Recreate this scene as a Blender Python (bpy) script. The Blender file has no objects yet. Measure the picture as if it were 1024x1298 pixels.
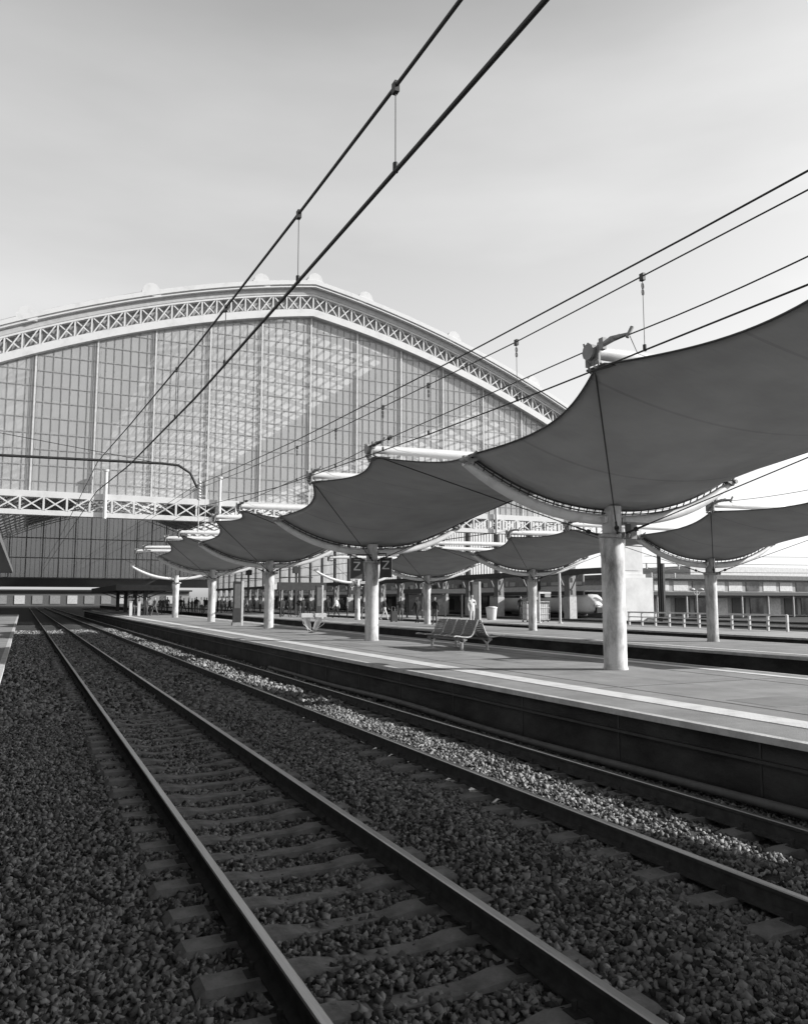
import bpy, bmesh, math, random
import numpy as np
from mathutils import Vector, Matrix
random.seed(7); rng = np.random.default_rng(11)
S = bpy.context.scene; COL = S.collection
PI = math.pi
# ---------------------------------------------------------------- camera
cam = bpy.data.cameras.new('camera'); co = bpy.data.objects.new('camera', cam); COL.objects.link(co)
cam.sensor_fit = 'VERTICAL'; cam.sensor_height = 36*1298/1050; cam.lens = 35.0
cam.clip_start = 0.05; cam.clip_end = 4000
co.matrix_world = Matrix(((0.90526026, -0.04591864, -0.42236873, 0), (-0.42485747, -0.09784062, -0.89995741, 0),
                          (0, 0.99414219, -0.1080801, 2.1), (0, 0, 0, 1)))
S.camera = co
# ---------------------------------------------------------------- light
SUN_EL = math.radians(26.4)
to_sun = Vector((0.902*math.cos(SUN_EL), -0.4317*math.cos(SUN_EL), math.sin(SUN_EL)))
sl = bpy.data.lights.new('sun', 'SUN'); sl.energy = 5.0; sl.angle = math.radians(0.5); sl.color = (1, 0.995, 0.985)
so = bpy.data.objects.new('sun', sl); COL.objects.link(so)
so.rotation_euler = to_sun.to_track_quat('Z', 'Y').to_euler(); so.location = (30, -30, 40)
W = bpy.data.worlds.new('World'); S.world = W; W.use_nodes = True
nt = W.node_tree; nt.nodes.clear()
N = nt.nodes.new; L = nt.links.new
out = N('ShaderNodeOutputWorld'); bg = N('ShaderNodeBackground'); sky = N('ShaderNodeTexSky')
sky.sky_type = 'NISHITA'; sky.sun_disc = False; sky.sun_elevation = SUN_EL
sky.sun_rotation = math.atan2(to_sun.x, to_sun.y)
sky.dust_density = 2.2; sky.air_density = 1.0; sky.ozone_density = 1.0
# monochrome: a red-weighted grey, like black and white film behind a filter, with faint high cloud
sep = N('ShaderNodeSeparateColor'); L(sky.outputs[0], sep.inputs[0])
mx = N('ShaderNodeMath'); mx.operation = 'MULTIPLY_ADD'; mx.inputs[1].default_value = 0.62
L(sep.outputs[0], mx.inputs[0])
mg = N('ShaderNodeMath'); mg.operation = 'MULTIPLY'; mg.inputs[1].default_value = 0.38; L(sep.outputs[1], mg.inputs[0]); L(mg.outputs[0], mx.inputs[2])
tc = N('ShaderNodeTexCoord'); mp = N('ShaderNodeMapping'); mp.inputs['Scale'].default_value = (1.2, 1.2, 5.0); L(tc.outputs['Generated'], mp.inputs[0])
nz = N('ShaderNodeTexNoise'); nz.inputs['Scale'].default_value = 1.7; nz.inputs['Detail'].default_value = 5; L(mp.outputs[0], nz.inputs['Vector'])
mr = N('ShaderNodeMapRange'); mr.inputs['From Min'].default_value = 0.4; mr.inputs['From Max'].default_value = 0.75
mr.inputs['To Min'].default_value = 1.0; mr.inputs['To Max'].default_value = 1.26; L(nz.outputs[0], mr.inputs[0])
m2 = N('ShaderNodeMath'); m2.operation = 'MULTIPLY'; L(mx.outputs[0], m2.inputs[0]); L(mr.outputs[0], m2.inputs[1])
# sky gain: full low down, zenith dimmed on purpose to weaken overhead fill light
ad1 = N('ShaderNodeMath'); ad1.operation = 'ADD'; ad1.inputs[1].default_value = 4.0; L(m2.outputs[0], ad1.inputs[0])
dv = N('ShaderNodeMath'); dv.operation = 'DIVIDE'; L(m2.outputs[0], dv.inputs[0]); L(ad1.outputs[0], dv.inputs[1])
sz = N('ShaderNodeSeparateXYZ'); L(tc.outputs['Generated'], sz.inputs[0])
vr = N('ShaderNodeMapRange'); vr.interpolation_type = 'SMOOTHSTEP'; vr.inputs['From Min'].default_value = 0.52; vr.inputs['From Max'].default_value = 0.85
vr.inputs['To Min'].default_value = 10.9; vr.inputs['To Max'].default_value = 1.0; L(sz.outputs[2], vr.inputs[0])
m3 = N('ShaderNodeMath'); m3.operation = 'MULTIPLY'; L(dv.outputs[0], m3.inputs[0]); L(vr.outputs[0], m3.inputs[1])
L(m3.outputs[0], bg.inputs[0]); bg.inputs[1].default_value = 0.15; L(bg.outputs[0], out.inputs[0])
vs = S.view_settings; vs.view_transform = 'Standard'; vs.look = 'None'; vs.exposure = 0.5; vs.gamma = 1.0
S.cycles.max_bounces = 8; S.cycles.transparent_max_bounces = 12
# ---------------------------------------------------------------- materials
def grey(v): return (v, v, v, 1)
MATS = {}
def mat(name, a, b=None, rough=0.7, metal=0.0, scale=3.0, lo=0.4, hi=0.65, stretch=(1, 1, 1), bump=0.0, bscale=None, spec=0.4, detail=6, coord='Object'):
    m = bpy.data.materials.new(name); m.use_nodes = True; t = m.node_tree; bs = t.nodes['Principled BSDF']
    bs.inputs['Roughness'].default_value = rough; bs.inputs['Metallic'].default_value = metal
    bs.inputs['Specular IOR Level'].default_value = spec
    tc = t.nodes.new('ShaderNodeTexCoord'); mp = t.nodes.new('ShaderNodeMapping'); mp.inputs['Scale'].default_value = stretch
    t.links.new(tc.outputs[coord], mp.inputs[0])
    n = t.nodes.new('ShaderNodeTexNoise'); n.inputs['Scale'].default_value = scale; n.inputs['Detail'].default_value = detail
    n.inputs['Roughness'].default_value = 0.65
    t.links.new(mp.outputs[0], n.inputs['Vector'])
    if b is None: b = a*0.85
    r = t.nodes.new('ShaderNodeValToRGB'); r.color_ramp.elements[0].position = lo; r.color_ramp.elements[1].position = hi
    r.color_ramp.elements[0].color = grey(a); r.color_ramp.elements[1].color = grey(b)
    t.links.new(n.outputs[0], r.inputs[0]); t.links.new(r.outputs[0], bs.inputs['Base Color'])
    if bump:
        n2 = t.nodes.new('ShaderNodeTexNoise'); n2.inputs['Scale'].default_value = bscale or scale*6; n2.inputs['Detail'].default_value = 4
        t.links.new(mp.outputs[0], n2.inputs['Vector'])
        bp = t.nodes.new('ShaderNodeBump'); bp.inputs['Strength'].default_value = bump; bp.inputs['Distance'].default_value = 0.02
        t.links.new(n2.outputs[0], bp.inputs['Height']); t.links.new(bp.outputs[0], bs.inputs['Normal'])
    MATS[name] = m; return m
white = mat('white_paint', 0.56, 0.44, 0.45, scale=2.5, lo=0.5, hi=0.8)
beamw = mat('beam_paint', 0.62, 0.45, 0.5, scale=3.5, lo=0.5, hi=0.78, bump=0.08)
girder = mat('girder_paint', 0.55, 0.42, 0.5, scale=1.1, lo=0.5, hi=0.8)
cornice = mat('cornice_paint', 0.42, 0.34, 0.6, scale=1.5)
stone = mat('pale_stone', 0.62, 0.48, 0.85, scale=0.5, lo=0.4, hi=0.7, bump=0.15)
asphalt = mat('platform_asphalt', 0.27, 0.19, 0.9, scale=1.3, lo=0.35, hi=0.65, bump=0.35, bscale=60)
kerb = mat('kerb_stone', 0.5, 0.36, 0.85, scale=4, bump=0.3, bscale=30)
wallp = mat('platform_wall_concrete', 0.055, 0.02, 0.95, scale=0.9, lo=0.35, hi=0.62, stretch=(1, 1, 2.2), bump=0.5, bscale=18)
ballm = mat('ballast_bed', 0.06, 0.03, 0.95, scale=14, lo=0.4, hi=0.6, bump=0.9, bscale=28)
sleepm = mat('sleeper_concrete', 0.25, 0.14, 0.9, scale=5, bump=0.3, bscale=30)
railtop = mat('rail_head_steel', 0.5, 0.38, 0.32, metal=0.85, scale=3, stretch=(6, .3, 1))
railside = mat('rail_rust', 0.035, 0.06, 0.9, scale=8)
dark = mat('dark_metal', 0.03, 0.045, 0.5, scale=4)
darkb = mat('black_iron', 0.018, 0.028, 0.6, scale=4)
wirem = mat('wire_metal', 0.028, 0.045, 0.55, metal=0.2, scale=5)
mid = mat('grey_paint', 0.28, 0.2, 0.6, scale=3)
midd = mat('dark_grey', 0.12, 0.08, 0.7, scale=3)  # plain darker grey for decks, lintels and fittings
light = mat('light_grey', 0.55, 0.42, 0.6, scale=3)
galv = mat('galvanised_steel', 0.42, 0.28, 0.45, metal=0.4, scale=14)
benchm = mat('bench_mesh_metal', 0.19, 0.13, 0.5, metal=0.2, scale=30)
canvas_d = mat('shop_awning', 0.5, 0.4, 0.9, scale=2)
shop = mat('shop_glass', 0.03, 0.09, 0.15, scale=0.7, lo=0.45, hi=0.6)
roofop = mat('roof_boards', 0.46, 0.36, 0.9, scale=0.8, stretch=(1, 6, 1))
apron = mat('apron_concrete', 0.33, 0.25, 0.9, scale=0.6, bump=0.2, bscale=20)
skin = mat('skin', 0.38, 0.34, 0.6, scale=8)
hairm = mat('hair', 0.03, 0.05, 0.7, scale=20)
cl_dark = mat('dark_cloth', 0.02, 0.03, 0.9, scale=10)
cl_mid = mat('grey_cloth', 0.13, 0.09, 0.9, scale=10)
cl_light = mat('pale_cloth', 0.62, 0.5, 0.9, scale=10)
def stone_mat():
    m = bpy.data.materials.new('ballast_stone'); m.use_nodes = True; t = m.node_tree; bs = t.nodes['Principled BSDF']
    bs.inputs['Roughness'].default_value = 0.95; bs.inputs['Specular IOR Level'].default_value = 0.25
    g = t.nodes.new('ShaderNodeNewGeometry'); r = t.nodes.new('ShaderNodeValToRGB')
    r.color_ramp.elements[0].color = grey(0.03); r.color_ramp.elements[1].color = grey(0.36)
    t.links.new(g.outputs['Random Per Island'], r.inputs[0]); t.links.new(r.outputs[0], bs.inputs['Base Color'])
    return m
stonem = stone_mat()
def column_mat():
    m = bpy.data.materials.new('peeling_column_paint'); m.use_nodes = True; t = m.node_tree; bs = t.nodes['Principled BSDF']
    bs.inputs['Roughness'].default_value = 0.7
    tc = t.nodes.new('ShaderNodeTexCoord'); mp = t.nodes.new('ShaderNodeMapping'); mp.inputs['Scale'].default_value = (1.6, 1.6, 0.55)
    oi = t.nodes.new('ShaderNodeObjectInfo'); ad = t.nodes.new('ShaderNodeVectorMath'); ad.operation = 'ADD'
    t.links.new(tc.outputs['Object'], ad.inputs[0]); t.links.new(oi.outputs['Location'], ad.inputs[1]); t.links.new(ad.outputs[0], mp.inputs[0])
    n = t.nodes.new('ShaderNodeTexNoise'); n.inputs['Scale'].default_value = 1.7; n.inputs['Detail'].default_value = 8; n.inputs['Roughness'].default_value = 0.7
    t.links.new(mp.outputs[0], n.inputs['Vector'])
    r = t.nodes.new('ShaderNodeValToRGB'); e = r.color_ramp.elements
    e[0].position = 0.44; e[0].color = grey(0.58); e[1].position = 0.56; e[1].color = grey(0.36)
    k = e.new(0.64); k.color = grey(0.19)
    t.links.new(n.outputs[0], r.inputs[0])
    n2 = t.nodes.new('ShaderNodeTexNoise'); n2.inputs['Scale'].default_value = 30; n2.inputs['Detail'].default_value = 3; t.links.new(tc.outputs['Object'], n2.inputs['Vector'])
    r2 = t.nodes.new('ShaderNodeMapRange'); r2.inputs['To Min'].default_value = 0.82; r2.inputs['To Max'].default_value = 1.1; t.links.new(n2.outputs[0], r2.inputs[0])
    mm = t.nodes.new('ShaderNodeMix'); mm.data_type = 'RGBA'; mm.blend_type = 'MULTIPLY'; mm.inputs[0].default_value = 1
    t.links.new(r.outputs[0], mm.inputs[6]); t.links.new(r2.outputs[0], mm.inputs[7]); t.links.new(mm.outputs[2], bs.inputs['Base Color'])
    bp = t.nodes.new('ShaderNodeBump'); bp.inputs['Strength'].default_value = 0.3; bp.inputs['Distance'].default_value = 0.01
    t.links.new(r.outputs[0], bp.inputs['Height']); t.links.new(bp.outputs[0], bs.inputs['Normal'])
    return m
colm = column_mat()
def fabric_mat():
    m = bpy.data.materials.new('canopy_fabric'); m.use_nodes = True; t = m.node_tree; bs = t.nodes['Principled BSDF']
    bs.inputs['Roughness'].default_value = 0.9; bs.inputs['Specular IOR Level'].default_value = 0.15
    uv = t.nodes.new('ShaderNodeUVMap'); sp = t.nodes.new('ShaderNodeSeparateXYZ'); t.links.new(uv.outputs[0], sp.inputs[0])
    # seams between the strips of cloth
    f = t.nodes.new('ShaderNodeMath'); f.operation = 'MULTIPLY'; f.inputs[1].default_value = 5; t.links.new(sp.outputs[0], f.inputs[0])
    fr = t.nodes.new('ShaderNodeMath'); fr.operation = 'FRACT'; t.links.new(f.outputs[0], fr.inputs[0])
    d = t.nodes.new('ShaderNodeMath'); d.operation = 'COMPARE'; d.inputs[1].default_value = 0.5; d.inputs[2].default_value = 0.012; t.links.new(fr.outputs[0], d.inputs[0])
    tc = t.nodes.new('ShaderNodeTexCoord'); n = t.nodes.new('ShaderNodeTexNoise'); n.inputs['Scale'].default_value = 0.9; n.inputs['Detail'].default_value = 6
    t.links.new(tc.outputs['Object'], n.inputs['Vector'])
    r = t.nodes.new('ShaderNodeMapRange'); r.inputs['From Min'].default_value = 0.3; r.inputs['From Max'].default_value = 0.7
    r.inputs['To Min'].default_value = 0.32; r.inputs['To Max'].default_value = 0.40; t.links.new(n.outputs[0], r.inputs[0])
    s = t.nodes.new('ShaderNodeMath'); s.operation = 'MULTIPLY_ADD'; s.inputs[1].default_value = -0.05; t.links.new(d.outputs[0], s.inputs[0]); t.links.new(r.outputs[0], s.inputs[2])
    t.links.new(s.outputs[0], bs.inputs['Base Color'])
    n2 = t.nodes.new('ShaderNodeTexNoise'); n2.inputs['Scale'].default_value = 2.2; n2.inputs['Detail'].default_value = 3
    mp = t.nodes.new('ShaderNodeMapping'); mp.inputs['Scale'].default_value = (0.5, 2.0, 1); t.links.new(tc.outputs['Object'], mp.inputs[0]); t.links.new(mp.outputs[0], n2.inputs['Vector'])
    bp = t.nodes.new('ShaderNodeBump'); bp.inputs['Strength'].default_value = 0.6; bp.inputs['Distance'].default_value = 0.08
    t.links.new(n2.outputs[0], bp.inputs['Height']); t.links.new(bp.outputs[0], bs.inputs['Normal'])
    return m
fabric = fabric_mat()
def glass_mat(name, diff, alpha, scale, var):
    m = bpy.data.materials.new(name); m.use_nodes = True; t = m.node_tree; t.nodes.clear()
    o = t.nodes.new('ShaderNodeOutputMaterial'); mx = t.nodes.new('ShaderNodeMixShader'); tr = t.nodes.new('ShaderNodeBsdfTransparent')
    df = t.nodes.new('ShaderNodeBsdfDiffuse'); gl = t.nodes.new('ShaderNodeBsdfGlossy'); m2 = t.nodes.new('ShaderNodeMixShader')
    gl.inputs['Roughness'].default_value = 0.12; m2.inputs[0].default_value = 0.10
    tc = t.nodes.new('ShaderNodeTexCoord'); n = t.nodes.new('ShaderNodeTexNoise'); n.inputs['Scale'].default_value = scale; n.inputs['Detail'].default_value = 5
    t.links.new(tc.outputs['Object'], n.inputs['Vector'])
    # each pane its own grime
    br = t.nodes.new('ShaderNodeVectorMath'); br.operation = 'DIVIDE'; br.inputs[1].default_value = (0.7, 1e6, 1.36); t.links.new(tc.outputs['Object'], br.inputs[0])
    fl = t.nodes.new('ShaderNodeVectorMath'); fl.operation = 'FLOOR'; t.links.new(br.outputs[0], fl.inputs[0])
    wn = t.nodes.new('ShaderNodeTexWhiteNoise'); t.links.new(fl.outputs[0], wn.inputs[0])
    a = t.nodes.new('ShaderNodeMath'); a.operation = 'MULTIPLY_ADD'; a.inputs[1].default_value = 0.35; t.links.new(wn.outputs[0], a.inputs[0]); t.links.new(n.outputs[0], a.inputs[2])
    r = t.nodes.new('ShaderNodeMapRange'); r.inputs['From Min'].default_value = 0.4; r.inputs['From Max'].default_value = 1.0
    r.inputs['To Min'].default_value = diff*(1-var); r.inputs['To Max'].default_value = diff*(1+var); t.links.new(a.outputs[0], r.inputs[0])
    t.links.new(r.outputs[0], df.inputs[0])
    t.links.new(df.outputs[0], m2.inputs[1]); t.links.new(gl.outputs[0], m2.inputs[2])
    mx.inputs[0].default_value = alpha; t.links.new(tr.outputs[0], mx.inputs[1]); t.links.new(m2.outputs[0], mx.inputs[2]); t.links.new(mx.outputs[0], o.inputs[0])
    return m
gable_glass = glass_mat('gable_glass', 0.40, 0.74, 0.6, 0.07)
def skylight_mat(name, c, tr_amt):
    m = bpy.data.materials.new(name); m.use_nodes = True; t = m.node_tree; t.nodes.clear()
    o = t.nodes.new('ShaderNodeOutputMaterial'); mx = t.nodes.new('ShaderNodeMixShader'); tr = t.nodes.new('ShaderNodeBsdfTranslucent'); tp = t.nodes.new('ShaderNodeBsdfTransparent')
    tc = t.nodes.new('ShaderNodeTexCoord'); n = t.nodes.new('ShaderNodeTexNoise'); n.inputs['Scale'].default_value = 0.6; t.links.new(tc.outputs['Object'], n.inputs['Vector'])
    r = t.nodes.new('ShaderNodeMapRange'); r.inputs['To Min'].default_value = c*0.7; r.inputs['To Max'].default_value = c; t.links.new(n.outputs[0], r.inputs[0]); t.links.new(r.outputs[0], tr.inputs[0])
    mx.inputs[0].default_value = tr_amt; t.links.new(tp.outputs[0], mx.inputs[1]); t.links.new(tr.outputs[0], mx.inputs[2]); t.links.new(mx.outputs[0], o.inputs[0])
    return m
skylight = skylight_mat('skylight_glass', 0.55, 0.92)
window_glass = skylight_mat('window_glass', 0.6, 0.7)
bagm = skylight_mat('bag_plastic', 0.8, 0.55)
# ---------------------------------------------------------------- mesh builder
class MB:
    def __init__(s): s.v = []; s.f = []; s.m = []; s.cur = 0; s.sm = []
    def add(s, vs, fs, smooth=False):
        b = len(s.v); s.v += [tuple(x) for x in vs]
        for f in fs: s.f.append(tuple(b+i for i in f)); s.m.append(s.cur); s.sm.append(smooth)
        return s
    def box(s, x0, x1, y0, y1, z0, z1):
        return s.add([(x0, y0, z0), (x1, y0, z0), (x1, y1, z0), (x0, y1, z0), (x0, y0, z1), (x1, y0, z1), (x1, y1, z1), (x0, y1, z1)],
                     [(0, 3, 2, 1), (4, 5, 6, 7), (0, 1, 5, 4), (1, 2, 6, 5), (2, 3, 7, 6), (3, 0, 4, 7)])
    def bar(s, a, b, w, h, up=(0, 0, 1)):           # rectangular bar from a to b
        a = Vector(a); b = Vector(b); d = (b-a).normalized(); up = Vector(up)
        if abs(d.dot(up)) > 0.98: up = Vector((1, 0, 0))
        sd = d.cross(up).normalized()*w/2; u = sd.cross(d).normalized()*h/2
        vs = [p+x*sd+y*u for p in (a, b) for x, y in ((-1, -1), (1, -1), (1, 1), (-1, 1))]
        return s.add(vs, [(0, 1, 2, 3), (7, 6, 5, 4), (0, 4, 5, 1), (1, 5, 6, 2), (2, 6, 7, 3), (3, 7, 4, 0)])
    def tube(s, pts, r, n=10, caps=True):
        pts = [Vector(p) for p in pts]; k = len(pts)
        rs = r if isinstance(r, (list, tuple)) else [r]*k
        vs = []; ref = None
        for i, p in enumerate(pts):
            d = (pts[min(i+1, k-1)]-pts[max(i-1, 0)]).normalized()
            if ref is None: ref = Vector((0, 0, 1)) if abs(d.z) < 0.9 else Vector((1, 0, 0))
            sd = d.cross(ref).normalized(); up = sd.cross(d).normalized(); ref = up
            for j in range(n):
                a = 2*PI*j/n; vs.append(p+(sd*math.cos(a)+up*math.sin(a))*rs[i])
        fs = [(i*n+j, i*n+(j+1) % n, (i+1)*n+(j+1) % n, (i+1)*n+j) for i in range(k-1) for j in range(n)]
        s.add(vs, fs, True)
        if caps: b = len(s.v)-k*n; s.add([s.v[b+j] for j in range(n)], [tuple(range(n))[::-1]]); s.add([s.v[b+(k-1)*n+j] for j in range(n)], [tuple(range(n))])
        return s
    def lathe(s, x, y, prof, n=24):                 # prof [(r, z)]
        vs = [(x+r*math.cos(2*PI*j/n), y+r*math.sin(2*PI*j/n), z) for r, z in prof for j in range(n)]
        fs = [(i*n+j, i*n+(j+1) % n, (i+1)*n+(j+1) % n, (i+1)*n+j) for i in range(len(prof)-1) for j in range(n)]
        s.add(vs, fs, True); s.add(vs[:n], [tuple(range(n))[::-1]]); s.add(vs[-n:], [tuple(range(n))]); return s
    def prism(s, poly, axis, a, b):                 # poly in the two other axes, extruded along axis
        n = len(poly)
        def P(p, t): return {'x': (t, p[0], p[1]), 'y': (p[0], t, p[1]), 'z': (p[0], p[1], t)}[axis]
        vs = [P(p, a) for p in poly]+[P(p, b) for p in poly]
        return s.add(vs, [tuple(range(n)), tuple(range(2*n-1, n-1, -1))]+[(i, i+n, (i+1) % n+n, (i+1) % n) for i in range(n)])
    def build(s, name, mats, parent=None, fix=True, origin=None):
        me = bpy.data.meshes.new(name)
        o0 = Vector(origin) if origin is not None else Vector((0, 0, 0))
        me.from_pydata([tuple(Vector(v)-o0) for v in s.v], [], s.f)
        mats = mats if isinstance(mats, (list, tuple)) else [mats]
        for m in mats: me.materials.append(m)
        me.polygons.foreach_set('material_index', s.m); me.polygons.foreach_set('use_smooth', s.sm)
        if fix:
            bm = bmesh.new(); bm.from_mesh(me); bmesh.ops.recalc_face_normals(bm, faces=bm.faces[:]); bm.to_mesh(me); bm.free()
        me.update()
        o = bpy.data.objects.new(name, me); COL.objects.link(o)
        if origin is not None: o.location = o0
        if parent: o.parent = parent
        return o
def tag(o, label=None, cat=None, group=None, kind=None):
    if label: o['label'] = label
    if cat: o['category'] = cat
    if group: o['group'] = group
    if kind: o['kind'] = kind
    return o
def empty(name, loc, label, cat, group=None, rz=0):
    e = bpy.data.objects.new(name, None); COL.objects.link(e); e.location = loc; e.rotation_euler = (0, 0, rz); e.empty_display_size = 0.2
    return tag(e, label, cat, group)
def part(mb, name, mats, root):                      # mesh given in world coordinates, parented to an un-rotated root
    o = mb.build(name, mats); o.parent = root; o.matrix_parent_inverse = Matrix.Translation(-Vector(root.location)); return o
def sub(mb, name, mats, p):
    o = mb.build(name, mats); o.parent = p; return o
def copy_tree(o, parent=None):
    c = o.copy(); COL.objects.link(c)
    if parent is not None: c.parent = parent
    for ch in list(o.children): copy_tree(ch, c)
    return c
def structure(o): o['kind'] = 'structure'; return o
# ================================================================ SETTING
PT = 0.6                                             # platform level above the rail heads
P1 = (7.45, 14.1); P2 = (18.4, 24.0); P3 = (27.6, 33.0)
TRACKS = {'a': 2.22, 'b': 5.86}
g = MB().box(-400, 500, -60, 900, -1.2, -0.42).build('ground', ballm); structure(g)
# ballast bed with gentle shoulders (height field)
def bed_z(x, y):
    z = -0.228 + 0.015*math.sin(x*2.1+y*0.7)+0.015*math.sin(x*5.3-y*1.9)
    for c in (-1.43, 2.22, 5.86):
        d = abs(x-c)
        if d < 0.5: z -= 0.012*(1-d/0.5)
    z += 0.092*max(0, 1-(abs(x-5.78)/.62)**4)            # stones heaped between the rails beside the platform
    # crest between the tracks
    z += 0.05*math.exp(-((x-4.04)/0.45)**2)
    return z
def bed(x0, x1, y0, y1, nx, ny, name):
    m = MB(); vs = []
    for j in range(ny+1):
        y = y0+(y1-y0)*(j/ny)**1.6
        for i in range(nx+1):
            x = x0+(x1-x0)*i/nx; vs.append((x, y, bed_z(x, y)))
    fs = [(j*(nx+1)+i, j*(nx+1)+i+1, (j+1)*(nx+1)+i+1, (j+1)*(nx+1)+i) for j in range(ny) for i in range(nx)]
    m.add(vs, fs, True); o = m.build(name, ballm, fix=False); structure(o); return o
bed(-12, P1[0], -4, 230, 130, 150, 'ballast_bed')
for nm, (a, b) in {'track_bed': (P1[1], P2[0]), 'track_bed_far': (P2[1], P3[0]), 'yard_bed': (P3[1], 78.0)}.items():
    structure(MB().box(a, b, -4, 230, -0.415, -0.24).build(nm, ballm))
# ballast stones: stuff
def stones(n, xr, yr, size, fn, name, dens_pow=1.0):
    x = rng.uniform(xr[0], xr[1], n); y = yr[0]+(yr[1]-yr[0])*rng.uniform(0, 1, n)**dens_pow
    keep = np.array([fn(a, b) for a, b in zip(x, y)]); x = x[keep]; y = y[keep]; n = len(x)
    z = np.array([bed_z(a, b) for a, b in zip(x, y)])
    s = size*rng.uniform(0.55, 1.25, n)
    cube = np.array([[-1, -1, -1], [1, -1, -1], [1, 1, -1], [-1, 1, -1], [-1, -1, 1], [1, -1, 1], [1, 1, 1], [-1, 1, 1]], float)*0.5
    v = cube[None]+rng.uniform(-0.3, 0.3, (n, 8, 3)); v[:, 4:, :2] *= rng.uniform(0.3, 0.95, (n, 1, 1)); v *= rng.uniform(0.45, 1.3, (n, 1, 3))
    # random rotation
    q = rng.normal(size=(n, 4)); q /= np.linalg.norm(q, axis=1)[:, None]; w, a, b, c = q.T
    R = np.stack([1-2*(b*b+c*c), 2*(a*b-c*w), 2*(a*c+b*w), 2*(a*b+c*w), 1-2*(a*a+c*c), 2*(b*c-a*w), 2*(a*c-b*w), 2*(b*c+a*w), 1-2*(a*a+b*b)], 1).reshape(n, 3, 3)
    v = np.einsum('nij,nkj->nki', R, v)*s[:, None, None]
    v += np.stack([x, y, z+s*rng.uniform(0.0, 0.45, n)], 1)[:, None]
    fs = np.array([[0, 3, 2, 1], [4, 5, 6, 7], [0, 1, 5, 4], [1, 2, 6, 5], [2, 3, 7, 6], [3, 0, 4, 7]])
    F = (fs[None]+8*np.arange(n)[:, None, None]).reshape(-1, 4)
    me = bpy.data.meshes.new(name); me.vertices.add(n*8); me.vertices.foreach_set('co', v.reshape(-1))
    me.loops.add(F.size); me.loops.foreach_set('vertex_index', F.reshape(-1).astype(np.int32))
    me.polygons.add(len(F)); me.polygons.foreach_set('loop_start', np.arange(0, F.size, 4, dtype=np.int32))
    me.materials.append(stonem); me.update(calc_edges=True); me.validate()
    o = bpy.data.objects.new(name, me); COL.objects.link(o); return o
SL = {'a': 0.28, 'b': 0.05}
def on_sleeper(x, y):
    for k, c in TRACKS.items():
        d = abs(x-c)
        if abs(d-0.755) < 0.085: return True         # rail
        if d < 1.22:
            p = ((y-SL[k]) % 0.6)
            if p < 0.125 or p > 0.475:
                return rng.random() > (0.32 if d < 0.45 else (0.85 if k == 'b' and d > .85 else 0.07))
    return False
f = lambda x, y: not on_sleeper(x, y)
st = stones(120000, (-1.6, P1[0]), (2.0, 17), 0.038, f, 'ballast_stones', 1.25)
tag(st, 'grey crushed stone ballast lying between the near rails', 'ballast', kind='stuff')
st = stones(56000, (-1.0, P1[0]), (17, 66), 0.075, f, 'ballast_stones', 1.35)
tag(st, 'grey crushed stone ballast along the far stretch of the tracks', 'ballast', kind='stuff')
# rails
def rail(x, y0, y1, name, label, group):
    pr = [(-.07, -.172), (.07, -.172), (.07, -.16), (.012, -.14), (.010, -.045), (.034, -.035), (.036, -.008), (.028, 0), (-.028, 0), (-.036, -.008), (-.034, -.035), (-.010, -.045), (-.012, -.14), (-.07, -.16)]
    m = MB(); pts = [(x+a, z) for a, z in pr]; n = len(pr)
    vs = [(a, y0, z) for a, z in pts]+[(a, y1, z) for a, z in pts]
    m.add(vs, [tuple(range(n)), tuple(range(2*n-1, n-1, -1))])
    for i in range(n):
        m.cur = 1 if i in (6, 7, 8) else 0
        m.add([vs[i], vs[i+n], vs[(i+1) % n+n], vs[(i+1) % n]], [(0, 1, 2, 3)])
    return tag(m.build(name, [railside, railtop]), label, 'rail', group)
rail(TRACKS['a']-.755, -3, 230, 'rail', 'leftmost worn rail, running out of the bottom edge of the picture', 'rails of the two near tracks')
rail(TRACKS['a']+.755, -3, 230, 'rail', 'second rail from the left, with the wide ballast strip on its right', 'rails of the two near tracks')
rail(TRACKS['b']-.755, -3, 230, 'rail', 'third rail from the left, beside the sunlit strip of ballast', 'rails of the two near tracks')
rail(TRACKS['b']+.755, -3, 230, 'rail', 'dark rail in shade nearest the foot of the near platform wall', 'rails of the two near tracks')
for cx, t in ((16.2, 'between the two canopied platforms'), (25.8, 'behind the second platform'), (37.5, 'beyond the railing'), (43.5, 'in the middle of the wide yard'), (54, 'left of the arcade piers'), (65.2, 'under the white train')):
    for s, w in ((-.755, 'left'), (.755, 'right')):
        o = rail(cx+s, -3, 230, 'rail', f'{w} rail of the track {t}', 'rails of the far tracks')
        if cx in (37.5, 47): pass
# sleepers (individual)
def make_sleeper(c, y, label, group):
    e = empty('sleeper', (c, y, -0.2), label, 'sleeper', group)
    m = MB()
    # waisted concrete sleeper: two wide ends and a lower middle
    prof = [(-1.2, -.045, .11), (-1.15, 0.0, .125), (-.5, 0.0, .125), (-.3, -.03, .10), (.3, -.03, .10), (.5, 0.0, .125), (1.15, 0.0, .125), (1.2, -.045, .11)]
    vs = []
    for x, z, w in prof: vs += [(x, -w, z-.2), (x, -w*.82, z+.03), (x, w*.82, z+.03), (x, w, z-.2)]
    fs = [(0, 1, 2, 3), (31-3, 31, 30, 29)]
    for i in range(7):
        b = i*4
        for j in range(3): fs.append((b+j, b+4+j, b+5+j, b+1+j))
    m.add(vs, fs); o = m.build('sleeper_body', sleepm); o.parent = e
    for s in (-.755, .755):
        k = MB().box(s-.14, s+.14, -.06, .06, .028, .036)
        for d in (-.1, .1): k.tube([(s+d, 0, .05), (s+d, 0, .10)], .018, 6)
        q = k.build('rail_clip', railside); q.parent = e
    return e
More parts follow.
